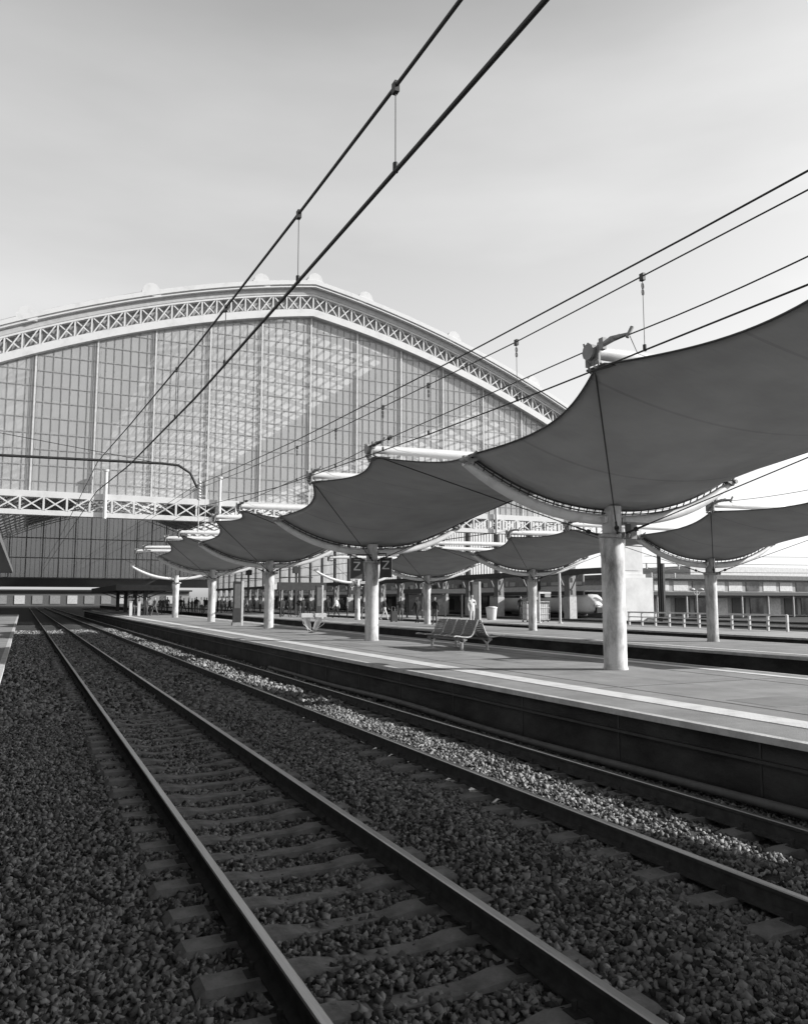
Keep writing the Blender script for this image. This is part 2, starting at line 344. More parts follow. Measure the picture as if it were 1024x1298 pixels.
for k, c in TRACKS.items():
    lab = 'concrete sleeper under the leftmost pair of rails, half buried in ballast' if k == 'a' else 'concrete sleeper under the rails beside the near platform, half buried in ballast'
    grp = 'sleepers of the left track' if k == 'a' else 'sleepers of the track beside the platform'
    first = make_sleeper(c, SL[k]+1.8, lab, grp)
    y = SL[k]+2.4
    while y < (56 if k == 'a' else 60):
        q = copy_tree(first); q.location = (c+random.uniform(-.02, .02), y, (-0.2 if k == 'a' else -.198)+random.uniform(-.012, .006)); q.rotation_euler = (0, 0, random.uniform(-.012, .012)); y += 0.6
# platforms
def platform(x0, x1, y0, y1, name, left_band=True, right_band=True, top=asphalt):
    o = structure(MB().box(x0+.12, x1-.12, y0, y1, PT-.07, PT).build(name, top))
    for a, b in ((x0, x0+.28), (x1-.28, x1)):
        a, b = (a, a+.12) if a == x0 else (b-.12, b); c = structure(MB().box(a, b, y0, y1, PT-.075, PT+.004).build(name+'_kerb', kerb))
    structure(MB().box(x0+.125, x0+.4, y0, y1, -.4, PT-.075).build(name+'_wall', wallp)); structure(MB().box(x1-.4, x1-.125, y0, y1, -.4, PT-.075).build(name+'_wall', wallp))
    return o
platform(P1[0], P1[1], -6, 118, 'platform')
platform(P2[0], P2[1], -6, 230, 'platform_second')
platform(P3[0], P3[1], -6, 230, 'platform_third', top=apron)
platform(-9.0, -.32, -40, 90, 'platform_viewer')
e = empty('added_shade_roof', (-6, 10, PT), 'flat roof on posts added beyond the left edge to block skylight', 'roof')  # added roof, keeps skylight from the left off the tracks
part(MB().box(-11, -.9, -36, 75, 4.3, 4.6), 'roof_deck', midd, e)
for k in range(9): part(MB().box(-6.2, -5.8, -34+k*13, -33.6+k*13, PT, 4.3), 'post', mid, e)
e = empty('added_shade_block', (-20, -40, -.3), 'tall block added unseen behind the viewer to cut light from the sky', 'building')  # added mass out of view, blocks low sky behind the camera
part(MB().box(-60, 7, -52, -38, -.3, 16), 'wall', stone, e)
for k in range(12): part(MB().box(-56+k*5, -53.5+k*5, -38, -37.9, 4, 9), 'window', shop, e)
# tactile warning strips with raised dots
def dotm():
    m = bpy.data.materials.new('tactile_paint'); m.use_nodes = True; t = m.node_tree; bs = t.nodes['Principled BSDF']; bs.inputs['Roughness'].default_value = 0.6
    tc = t.nodes.new('ShaderNodeTexCoord'); v = t.nodes.new('ShaderNodeTexVoronoi'); v.inputs['Scale'].default_value = 12; v.inputs['Randomness'].default_value = 0
    t.links.new(tc.outputs['Object'], v.inputs['Vector'])
    r = t.nodes.new('ShaderNodeValToRGB'); r.color_ramp.elements[0].position = 0.22; r.color_ramp.elements[1].position = 0.36; r.color_ramp.elements[0].color = grey(1); r.color_ramp.elements[1].color = grey(0)
    t.links.new(v.outputs[0], r.inputs[0]); bp = t.nodes.new('ShaderNodeBump'); bp.inputs['Strength'].default_value = 0.8; bp.inputs['Distance'].default_value = 0.01
    t.links.new(r.outputs[0], bp.inputs['Height']); t.links.new(bp.outputs[0], bs.inputs['Normal'])
    n = t.nodes.new('ShaderNodeTexNoise'); n.inputs['Scale'].default_value = 3; n.inputs['Detail'].default_value = 8; t.links.new(tc.outputs['Object'], n.inputs['Vector'])
    c = t.nodes.new('ShaderNodeValToRGB'); c.color_ramp.elements[0].position = 0.45; c.color_ramp.elements[1].position = 0.7; c.color_ramp.elements[0].color = grey(0.66); c.color_ramp.elements[1].color = grey(0.5)
    t.links.new(n.outputs[0], c.inputs[0]); t.links.new(c.outputs[0], bs.inputs['Base Color']); return m
tact = dotm()
for x0, y1 in ((8.33, 118), (P1[1]-.75, 118), (P2[0]+.8, 230)):
    m = MB(); y = -6
    w = .46 if x0 < 9 else .22
    while y < y1:
        m.box(x0, x0+w, y, y+(.895 if y < 40 else 1.0), PT+.002, PT+.009); y += .9 if y < 40 else 1.0
    structure(m.build('warning_strip', tact))
for x in (10.05, 12.9):
    pass
# cracks and repair joints in the asphalt
jm = mat('asphalt_joint', 0.12, 0.09, 0.95, scale=9)
m = MB()
for (x, y0, y1) in ((9.35, -5, 60), (12.55, 2, 110)):
    y = y0
    while y < y1:
        dx = .012*math.sin(y*1.7); m.box(x+dx-.012, x+dx+.012, y, y+.8, PT+.001, PT+.0045); y += .8
for y in (11.2, 17.8, 24.6, 31, 38.2, 45): m.box(8.9, 13.2, y, y+.02, PT+.001, PT+.0046)
structure(m.build('asphalt_seams', jm))
m = MB()
y = -5.3
while y < 60: m.box(P1[0]+.118, P1[0]+.13, y, y+.03, -.3, PT-.08); y += 2.4
m.box(P1[0]+.06, P1[0]+.13, -6, 118, .28, .315)
structure(m.build('platform_wall_joints', dark))
# repaired patches in the asphalt
pm = mat('asphalt_patch', 0.20, 0.16, 0.95, scale=2, bump=0.4, bscale=50); m = MB()
for x0, y0, w, l in ((9.6, 8.2, 1.3, .9), (12.6, 16.2, .8, 1.6), (9.7, 24.0, .7, 2.6), (12.8, 9.4, .9, .6), (9.9, 33, 1.2, 1.5), (12.3, 38, .9, 2.2)): m.box(x0, x0+w, y0, y0+l, PT+.0005, PT+.003)
structure(m.build('asphalt_patches', pm))
# trough pipe along the foot of the platform
pts = [(7.28+.05*math.sin(y*.35)+.03*math.sin(y*.9), y, -.08+.03*math.sin(y*.5)) for y in np.arange(-3, 26, .7)]
tag(MB().tube(pts, .055, 8).build('cable_duct', midd), 'grey cable duct snaking along the foot of the platform wall', 'cable duct')
# ================================================================ CANOPIES
def sail_canopy(xc, y1, y0, hw, nh, zt_col, z_tip, z_node, dn, label, col_r=.25, clad=True, near=True, top_tube=True, sc=1.0):
    e = empty('sail_canopy', (xc, y1, PT), label, 'canopy', 'fabric sail canopies on the platforms')
    # column
    m = MB(); zl = zt_col-.72*sc
    m.lathe(xc, y1, [(col_r*1.06, PT), (col_r*1.06, PT+.03), (col_r, PT+.06), (col_r, zl-.5), (col_r, zl), (col_r*.84, zl+.03), (col_r*.84, zt_col)], 32)
    col = m.build('column', colm, origin=(xc, y1, PT)); col.parent = e; col.matrix_parent_inverse = Matrix.Translation((-xc, -y1, -PT))
    for sx in (-1, 1):
        b = MB(); b.prism([(xc+sx*col_r*.9, zl-.52), (xc+sx*(col_r+.02), zl-.5), (xc+sx*(col_r+.06*sc), zl-.2), (xc+sx*(col_r+.07*sc), zl+.02), (xc+sx*col_r*.8, zl+.02)], 'y', y1-.05, y1+.05)
        part(b, 'bracket', colm, e)
        part(MB().box(xc+sx*col_r-.04, xc+sx*col_r+.04, y1-col_r*.5, y1+col_r*.5, zl+.35, zl+.48), 'cleat', colm, e)
    b = MB(); b.lathe(xc, y1, [(col_r+.03, zl+.02), (col_r+.05, zl+.04), (col_r+.05, zl+.1), (col_r+.03, zl+.12)], 24)
    b.tube([(xc-.1, y1-col_r-.06, zl+.07), (xc+col_r+.14, y1-col_r*.6, zl+.07)], .055*sc, 10)
    for q in (.0, .12, .24): b.tube([(xc-.1+q, y1-col_r-.08, zl+.07), (xc-.07+q, y1-col_r-.08, zl+.07)], .07*sc, 10)
    part(b, 'collar', galv, e)
    za = zt_col-.29*sc
    def arc(t): return za+(z_tip-za)*abs(t)**2.3
    def beam(nm, yy):
        pts = [(xc+t*hw, yy, arc(t)) for t in np.linspace(-1, 1, 41)]
        rs = [.118*sc*(1-.35*abs(t)**6) for t in np.linspace(-1, 1, 41)]
        b = MB().tube(pts, rs, 14)
        return part(b, nm, beamw, e)
    beam('arched_beam', y1+col_r*.3)
    # tip shoes
    for sx in (-1, 1):
        b = MB(); x = xc+sx*hw
        b.bar((x+sx*.02, y1, z_tip-.02), (x-sx*.28, y1, z_tip+.1), .16*sc, .07*sc); b.tube([(x+sx*.05, y1-.12, z_tip+.05), (x+sx*.05, y1+.12, z_tip+.05)], .05*sc, 8)
        b.tube([(x, y1, z_tip+.04), (x-sx*.12, y1-.25, z_tip+.2)], .022, 6); b.box(x-.07, x+.07, y1-.05, y1+.05, z_tip+.05, z_tip+.13)
        part(b, 'tip_fitting', mid, e)
    ym = (y0+y1)/2; yn = (ym-dn, ym+dn); u_n = [(yn[0]-y0)/(y1-y0), (yn[1]-y0)/(y1-y0)]
    gap = .19*sc
    keys = [(0, hw-.08, z_tip+gap*.8), (u_n[0], nh-.05, z_node-.16), (u_n[1], nh-.05, z_node-.16), (1, hw-.08, z_tip+gap*.8)]
    def side(u, right=False):
        for (a, wa, za_), (b_, wb, zb) in zip(keys[:-1], keys[1:]):
            if u <= b_+1e-9:
                s = (u-a)/(b_-a); q = math.sin(PI*s)
                return wa+(wb-wa)*s-(.26 if right else .52)*sc*q, za_+(zb-za_)*s-.10*sc*q
    def surf(u, v):
        w, zs = side(u, v > 0); s = math.sin(PI*u)
        zc = zt_col+.0+(z_node-.62*sc-zt_col)*s**.8 if s > 0 else zt_col
        if u in (0, 1): zz = arc(v)+gap*(1-.35*abs(v)**5)+.02; return (xc+v*w, y0+(y1-y0)*u, zz)
        p = 2.3-.3*s
        return (xc+v*w, y0+(y1-y0)*u, zc+(zs-zc)*abs(v)**p)
    nu, nv = 48, 32
    if clad:
        us = [0]+[i/nu for i in range(1, nu)]+[1]
        vs = [surf(u, -1+2*j/nv) for u in us for j in range(nv+1)]
        fs = [(i*(nv+1)+j, i*(nv+1)+j+1, (i+1)*(nv+1)+j+1, (i+1)*(nv+1)+j) for i in range(nu) for j in range(nv)]
        mm = MB(); mm.add(vs, fs, True); o = mm.build('sail', fabric, fix=False)
        uvl = o.data.uv_layers.new(name='UVMap')
        uvs = []
        for p in o.data.polygons:
            for vi in p.vertices: uvs += [(vi//(nv+1))/nu, (vi % (nv+1))/nv]
        uvl.data.foreach_set('uv', uvs)
        md = o.modifiers.new('thickness', 'SOLIDIFY'); md.thickness = 0.008; md.offset = 1
        o.parent = e; o.matrix_parent_inverse = Matrix.Translation(-Vector(e.location))
        # edge ropes and lacing to the beam
        ed = MB()
        ed.tube([surf(1, v) for v in np.linspace(-1, 1, 41)], .024*sc, 6)
        n_t = 33
        for i in range(n_t):
            v = -0.96+1.92*i/(n_t-1); p = Vector(surf(1, v)); t = v*side(1)[0]/hw
            ed.tube([p, (p.x, y1+col_r*.3, arc(t)+.09*sc)], .014*sc, 5)
        rail_pts = [(xc+t*hw*.97, y1-.03, arc(t*.97)+.13*sc) for t in np.linspace(-1, 1, 33)]
        ed.tube(rail_pts, .016*sc, 6)
        sub(ed, 'lacing', darkb, o)
        for sx in (-1, 1): sub(MB().tube([Vector(surf(u, sx)) for u in np.linspace(0.001, .999, 61)], .018*sc, 6), 'edge_cable', dark, o)
    # cross tubes between the high nodes
    for yy in yn:
        pts = [(xc+t*(nh), yy, z_node+.04+.05*(1-t*t)) for t in np.linspace(-1, 1, 9)]
        part(MB().tube(pts, [.125*sc*(1-.2*abs(t)**3) for t in np.linspace(-1, 1, 9)], 12), 'cross_tube', white, e)
        for sx in (-1, 1):
            x = xc+sx*nh; b = MB()
            b.tube([(x-.12*sc, yy, z_node+.04), (x+.06*sc, yy, z_node+.04)], [.13*sc, .11*sc], 10); b.box(x+sx*.02-.02, x+sx*.02+.02, yy-.16, yy+.16, z_node-.16, z_node+.1)
            for a in (0, 1.2, 2.4, 3.6): b.tube([(x+.09*math.cos(a), yy-.12+.06*a, z_node+.1), (x+.13*math.cos(a), yy-.13+.06*a, z_node+.19*sc)], .018, 6)
            # shackle and short hanger
            for k in range(9):
                a = k/8*2*PI
            ring = [(x+sx*.04, yy-.1+.06*math.cos(a), z_node-.16+.07*math.sin(a)) for a in np.linspace(0, 2*PI, 11)]
            b.tube(ring, .013, 5, False)
            b.tube([(x, yy, z_node), (x-sx*.25, yy, z_node-.2)], .02, 6)
            b.tube([(x, yy-.08, z_node+.08), (x+sx*.02, yy-.45, z_node+.12), (x, yy-.8, z_node+.1)], [.03, .05, .022], 8)
            b.tube([(x-.07, yy-.5, z_node+.1), (x+.08, yy-.52, z_node+.16)], .035, 8); b.tube([(x-.05, yy-.82, z_node+.03), (x+.03, yy-.84, z_node+.19)], .03, 7)
            b.tube([(x-.1, yy+.05, z_node-.1), (x+.02, yy+.1, z_node-.26)], .025, 6); b.box(x-.05, x+.02, yy-.28, yy-.18, z_node+.02, z_node+.2)
            b.tube([(x, yy-.8, z_node+.1), (x-sx*.6, yy-.3, z_node+.02), (x-sx*1.6, yy-.1, z_node-.02)], .008, 5)
            part(b, 'node_fitting', mid, e)
            # clamp plate pressing the cloth corner
            c = MB(); c.prism([(x-sx*.02, yy-.22), (x-sx*.42, yy-.3), (x-sx*.5, yy+.3), (x-sx*.02, yy+.22)], 'z', z_node-.2, z_node-.17); part(c, 'corner_plate', dark, e)
    # ridge cables along both sides
    for sx in (-1, 1):
        x = xc+sx*(nh+.03); b = MB()
        pts = [(x, yn[1], z_node+.1), (x, yn[1]-.5, z_node+.1)]+[(x, y, z_node+.1-.06*math.sin(PI*(yn[1]-y)/(yn[1]-yn[0]))) for y in np.linspace(yn[1]-.6, yn[0], 8)]
        b.tube(pts, .010*sc, 6)
        b.tube([(x, yn[0], z_node+.1), (x, y0-(y1-y0)/2+dn, z_node+.1)], .010*sc, 6)
        b.tube([(x, yn[0]-.1, z_node+.1), (x, yn[0]-.75, z_node+.105)], .035*sc, 8)      # turnbuckle
        b.tube([(x, yn[0]-1.2, z_node+.1), (x, yn[0]-1.32, z_node+.1)], .05*sc, 8)
        part(b, 'ridge_cable', wirem, e)
    # stay cables from the collar up to the nodes on each side of the column
    for sx in (-1, 1):
        tgt = [(xc+sx*nh, yn[1], z_node-.1), (xc+sx*nh, y1+(y1-y0)/2-dn, z_node-.1)]
        for k, q in enumerate(tgt):
            a = Vector((xc+sx*.1, y1+(-1 if k == 0 else 1)*(col_r+.05), zl+.1)); q = Vector(q)
            b = MB().tube([a, q], .014*sc, 6); d = (q-a).normalized()
            b.tube([a+d*.22, a+d*.3], .05*sc, 8); b.tube([a, a+d*.55], .024*sc, 6); part(b, 'stay_cable', darkb, e)
    return e
AY = [0.6, 14.06, 27.62, 41.45, 55.69, 70.3]
ALAB = [None, 'nearest big dark sail canopy on a stained white column at the right of the picture', 'dark sail canopy on the column carrying the Z signs', 'dark sail canopy just left of the Z signs, over the column behind the litter bins',
        'small dark sail canopy over the column just left of the tall information totem', 'farthest canopy of the near platform, its white arched beam in full sun']
for a, b, l in ((.6, -12.9, 'canopy just outside the right edge of the picture'), (-12.9, -26.4, 'canopy behind the viewer')): sail_canopy(11.65, a, b, 3.66, 3.9, 4.14, 4.87, 5.83, 2.33, 'dark sail '+l+', shading the foreground tracks')
for k in range(1, 6):
    sail_canopy(11.65, AY[k], AY[k-1], 3.66, 3.9, 4.14, 4.87, 5.83, 2.33, ALAB[k], clad=(k < 5))
BY = [10.4, 21.8, 33.2, 44.58, 56.08]
BLAB = [None, 'sail canopy on the second platform at the right edge, half hidden by the nearest column', 'middle dark sail canopy of the second platform, left of the big stained column', 'small dark sail canopy of the second platform right of the Z signs', 'bare white arched beam without cloth on the second platform, behind the Z signs']
for k in range(1, 5):
    sail_canopy(22.5, BY[k], BY[k-1], 3.3, 3.6, 3.58, 4.2, 4.95, 2.1, BLAB[k], col_r=.2, clad=(k < 4), sc=.85)
# letter signs on the second column
def letter_sign(cx, y, z, rz, letter, label, w=.44, h=.74, arm=None):
    e = empty('platform_sign', (cx, y, z), label, 'sign', 'platform letter signs', rz)
    m = MB().box(-w/2, w/2, -.05, .05, -h/2, h/2); p = m.build('panel', dark); p.parent = e
    t = MB(); s = w*.30; hh = h*.21; zc = h*.12; th = w*.10
    for fy in (-.058, .052):
        a, b_ = fy, fy+.006
        if letter == 'Z':
            t.box(-s, s, a, b_, zc+hh-th, zc+hh); t.box(-s, s, a, b_, zc-hh, zc-hh+th)
            q = (1 if fy < 0 else -1)
            t.prism([(q*s, zc+hh-th), (q*(s-th*1.5), zc+hh-th), (-q*s, zc-hh+th), (-q*(s-th*1.5), zc-hh+th)], 'y', a, b_)
        else:
            t.prism([(-s, zc+hh), (-s+th, zc+hh), (th*.5, zc), (-th*.5, zc)], 'y', a, b_); t.prism([(s, zc+hh), (s-th, zc+hh), (-th*.5, zc), (th*.5, zc)], 'y', a, b_)
            t.box(-th*.5, th*.5, a, b_, zc-hh, zc)
        t.box(-s*.8, s*.8, a, b_, h*.42, h*.44)
    q = t.build('letter', white); q.parent = e
    b = MB().tube([(0, 0, h/2), (0, 0, h/2+.14)], .02, 6); b.tube([(0, 0, h/2+.14), (arm or .5, 0, h/2+.14)], .022, 6); o = b.build('hanger', dark); o.parent = e
    return e
letter_sign(10.9, 27.3, 3.22, math.radians(4), 'Z', 'dark hanging sign with a white letter Z left of the column', arm=.62)
letter_sign(12.06, 27.25, 3.28, math.radians(-38), 'Z', 'dark hanging sign with a white Z turned sideways right of the column', arm=-.3)
e = empty('platform_loudspeaker', (12.0, 13.85, 3.6), 'small dark box on an arm at the right of the nearest stained column', 'loudspeaker')
part(MB().box(11.92, 12.08, 13.75, 13.95, 3.42, 3.74), 'housing', mid, e); part(MB().box(11.86, 12.42, 13.8, 13.9, 3.742, 3.79), 'arm', mid, e)
letter_sign(21.9, 55.7, 2.85, 0, 'Y', 'small far sign with a letter Y on the left of a pair', w=.5, h=.75, arm=.45); letter_sign(23.1, 55.7, 2.85, 0, 'Y', 'small far sign with a letter Y on the right of a pair', w=.5, h=.75, arm=-.45)
# ================================================================ TRAIN SHED
D = 74.0; XA = 24.57; HS = 36.5; ZB = 11.05
def zg(u): u = abs(u); return 29.9-.155*u-.0053*u*u
shed = empty('train_shed', (XA, D, -.2), 'huge train shed with a glazed arched gable and white lattice girders behind the tracks', 'station hall')
us = [i*HS/24 for i in range(-24, 25)]
m = MB()
for a, b in zip(us[:-1], us[1:]):
    m.add([(XA+a, D+.02, ZB), (XA+b, D+.02, ZB), (XA+b, D+.02, zg(b)+.2), (XA+a, D+.02, zg(a)+.2)], [(0, 1, 2, 3)])
part(m, 'gable_glazing', gable_glass, shed)
# fine glazing bars
m = MB(); k = -52
while k <= 52:
    u = k*.7
    if abs(u) < HS-.1 and k % 7: m.box(XA+u-.026, XA+u+.026, D-.03, D+.0, ZB, zg(u)+.05)
    k += 1
z = ZB+1.0
while z < 29.7:
    if z < zg(HS): um = HS
    else:
        um = (-.155+math.sqrt(.155**2+4*.0053*(29.9-z)))/(2*.0053)
    m.box(XA-um, XA+um, D-.045, D-.031, z-.03, z+.03); z += 1.36
part(m, 'glazing_bars', mid, shed)
for k in range(-7, 8):
    u = k*4.9; m = MB()
    zt = zg(u)+.05
    m.box(XA+u-.07, XA+u+.07, D-.12, D-.05, ZB, zt); mo = part(m, 'mullion', light, shed)
    for s in (-.26, .26): sub(MB().box(XA+u+s-.022, XA+u+s+.022, D-.08, D-.05, ZB, zg(u+s)+.02), 'side_bar', mid, mo)
# arched girder
def arch_strip(o0, o1, y0, y1, mt, nm, par=shed, n=60):
    m = MB(); q = [i*HS/n for i in range(-n, n+1)]
    vs = []
    for u in q: vs += [(XA+u, y0, zg(u)+o0), (XA+u, y0, zg(u)+o1), (XA+u, y1, zg(u)+o1), (XA+u, y1, zg(u)+o0)]
    fs = [(0, 1, 2, 3), tuple(len(vs)-1-i for i in range(4))]
    for i in range(len(q)-1):
        for j in range(4): fs.append((i*4+j, i*4+(j+1) % 4, i*4+4+(j+1) % 4, i*4+4+j))
    m.add(vs, fs); return part(m, nm, mt, par)
arch_strip(0, .72, D-.62, D+.3, girder, 'lower_chord')
arch_strip(2.02, 2.22, D-.68, D+.3, girder, 'upper_chord')
arch_strip(.70, 2.03, D-.1, D+.2, mid, 'girder_backing')
arch_strip(2.22, 2.74, D-.75, D+.3, cornice, 'cornice_band')
arch_strip(2.74, 2.84, D-1.25, D+.3, girder, 'cornice_edge')
arch_strip(2.84, 3.0, D-1.1, D+.3, cornice, 'cornice_hollow')
arch_strip(3.0, 3.42, D-1.3, D+.5, girder, 'cornice_cap')
m = MB(); cell = 1.35; n = int(HS/cell)
for i in range(-n, n):
    a, b = i*cell, (i+1)*cell; A0 = (XA+a, D-.56, zg(a)+.7); A1 = (XA+a, D-.56, zg(a)+2.05); B0 = (XA+b, D-.56, zg(b)+.7); B1 = (XA+b, D-.56, zg(b)+2.05)
    m.bar(A0, A1, .13, .14, (0, 1, 0)); d = .13
    m.bar((A0[0]+d, D-.6, A0[2]), (B1[0]-d, D-.6, B1[2]), .1, .06, (0, 1, 0)); m.bar((A1[0]+d, D-.53, A1[2]), (B0[0]-d, D-.53, B0[2]), .1, .06, (0, 1, 0))
part(m, 'girder_lattice', girder, shed)
def disc(mb, x, y0, y1, z, r):
    mb.prism([(x-r*1.15, z)]+[(x+r*math.cos(a), z+r*math.sin(a)) for a in np.linspace(PI, 0, 15)]+[(x+r*1.15, z), (x+r*1.15, z-.5), (x-r*1.15, z-.5)], 'y', y0, y1)
for u in (-25.4, -15.4, -5.35, 0, 5.35, 15.45, 25.4):
    m = MB(); disc(m, XA+u, D-1.2, D+.3, zg(u)+3.45, .72); part(m, 'crest_ornament', girder, shed)
# snow rail along the cap
m = MB()
for a, b in zip(us[:-1], us[1:]): m.tube([(XA+a, D-.3, zg(a)+3.75), (XA+b, D-.3, zg(b)+3.75)], .03, 5)
for a in us: m.tube([(XA+a, D-.3, zg(a)+3.4), (XA+a, D-.3, zg(a)+3.75)], .03, 5)
part(m, 'cap_rail', light, shed)
# lower horizontal girder
for z0, z1, nm in ((10.62, 11.15, 'lower_girder_top_chord'), (9.13, 9.55, 'lower_girder_bottom_chord')):
    part(MB().box(XA-HS, XA+HS, D-.6, D+.4, z0, z1), nm, girder, shed)
m = MB(); c = 1.8; x = XA-HS+.5
while x < XA+HS-c:
    m.box(x-.08, x+.08, D-.63, D-.35, 9.54, 10.63)
    m.bar((x+.1, D-.6, 9.55), (x+c-.1, D-.6, 10.62), .11, .06, (0, 1, 0)); m.bar((x+.1, D-.53, 10.62), (x+c-.1, D-.53, 9.55), .11, .06, (0, 1, 0)); x += c
part(m, 'lower_girder_lattice', girder, shed)
for k in range(-3, 4):
    u = k*9.8+1.0; m = MB(); m.tube([(XA+u, D-.85, 9.0), (XA+u, D-.85, 13.1)], .16, 10); m.tube([(XA+u, D-.85, 13.1), (XA+u, D-.85, 13.25)], .24, 10); part(m, 'girder_post', white, shed)
# stone piers at both ends
for nm, x0, x1 in (('right', XA+HS, XA+HS+3.3), ('left', XA-HS-7, XA-HS)):
    m = MB(); m.box(x0, x1, D-1.5, D+.8, 4.6, 18.2); m.box(x0-.12, x1+(1.1 if nm == 'right' else 0), D-1.9, D+1.0, -.3, 4.6)
    m.box(x0+(.0 if nm == 'right' else -.4), x1+.4*(nm == 'right'), D-2.0, D+1.2, 18.2, 19.0); m.box(x0+.6, x1-.6, D-1.56, D-1.5, 5.4, 17.2); m.box(x0-.05, x1+.2*(nm == 'right'), D-1.7, D+.9, 4.602, 5.0)
    part(m, 'stone_pier', stone, shed)
# roof: longitudinal bands, alternately boarded and glazed, on arched ribs
LEN = 215
bands = [(-36.5, -25, 1), (-25, -12.5, 0), (-12.5, 12.5, 1), (12.5, 25, 0), (25, 36.5, 1)]
for mtid, mt, nm in ((0, roofop, 'boarded_roof'), (1, skylight, 'roof_glazing')):
    m = MB()
    for a, b, t in bands:
        if t != mtid: continue
        k = max(2, int((b-a)/1.6)); q = [a+(b-a)*i/k for i in range(k+1)]
        for p, r in zip(q[:-1], q[1:]):
            m.add([(XA+p, D+8.5*mtid+.5, zg(p)+2.9), (XA+r, D+8.5*mtid+.5, zg(r)+2.9), (XA+r, D+LEN, zg(r)+2.9), (XA+p, D+LEN, zg(p)+2.9)], [(0, 1, 2, 3)])
            if mtid: m.cur = 1; m.add([(XA+p, D+.5, zg(p)+2.9), (XA+r, D+.5, zg(r)+2.9), (XA+r, D+9, zg(r)+2.9), (XA+p, D+9, zg(p)+2.9)], [(0, 1, 2, 3)]); m.cur = 0
    part(m, nm, [mt, roofop], shed)
m = MB()                                             # purlins and glazing laths under the skylights
for a, b, t in bands:
    if t:
        y = D+1
        while y < D+LEN:
            if (y-D) % 9 < 1.6: 
                q = [a+(b-a)*i/5 for i in range(6)]
                for p, r in zip(q[:-1], q[1:]): m.add([(XA+p, y, zg(p)+2.8), (XA+r, y, zg(r)+2.8), (XA+r, y+1.0, zg(r)+2.8), (XA+p, y+1.0, zg(p)+2.8)], [(0, 1, 2, 3)])
            y += 1.0
        u = a
        while u <= b: m.box(XA+u-.09, XA+u+.09, D+.6, D+LEN, zg(u)+2.55, zg(u)+2.78); u += 1.25
part(m, 'roof_purlins', mid, shed)
y = D+9
while y < D+LEN:
    m = MB(); q = [i*HS/16 for i in range(-16, 17)]
    for p, r in zip(q[:-1], q[1:]):
        m.bar((XA+p, y, zg(p)+2.4), (XA+r, y, zg(r)+2.4), .2, .25); m.bar((XA+p, y, zg(p)+.9), (XA+r, y, zg(r)+.9), .2, .25)
        m.bar((XA+p, y, zg(p)+.9), (XA+r, y, zg(r)+2.4), .1, .1); m.bar((XA+p, y, zg(p)+2.4), (XA+p, y, zg(p)+.9), .1, .1)
    part(m, 'roof_rib', light, shed); y += 9
# end wall far away, mostly glass
m = MB()
for a, b in zip(us[:-1], us[1:]): m.add([(XA+a, D+LEN, 9), (XA+b, D+LEN, 9), (XA+b, D+LEN, zg(b)+3), (XA+a, D+LEN, zg(a)+3)], [(0, 1, 2, 3)])
part(m, 'far_gable_glazing', glass_mat('far_glass', 0.09, 0.85, 0.3, 0.1), shed)
m = MB()
for k in range(-52, 53):
    if abs(k*.7) < HS and k % 2: m.box(XA+k*.7-.06, XA+k*.7+.06, D+LEN-.2, D+LEN-.05, 9, zg(k*.7)+3)
for z in (9, 15.5, 22): m.box(XA-HS, XA+HS, D+LEN-.25, D+LEN-.2, z, z+.35)
for k in range(-7, 8): m.box(XA+k*4.9-.2, XA+k*4.9+.2, D+LEN-.5, D+LEN-.26, 9, zg(k*4.9)+3)
part(m, 'far_gable_bars', mid, shed)
part(MB().box(XA-HS, XA+HS, D+LEN, D+LEN+1, 6.2, 9), 'far_wall', midd, shed)
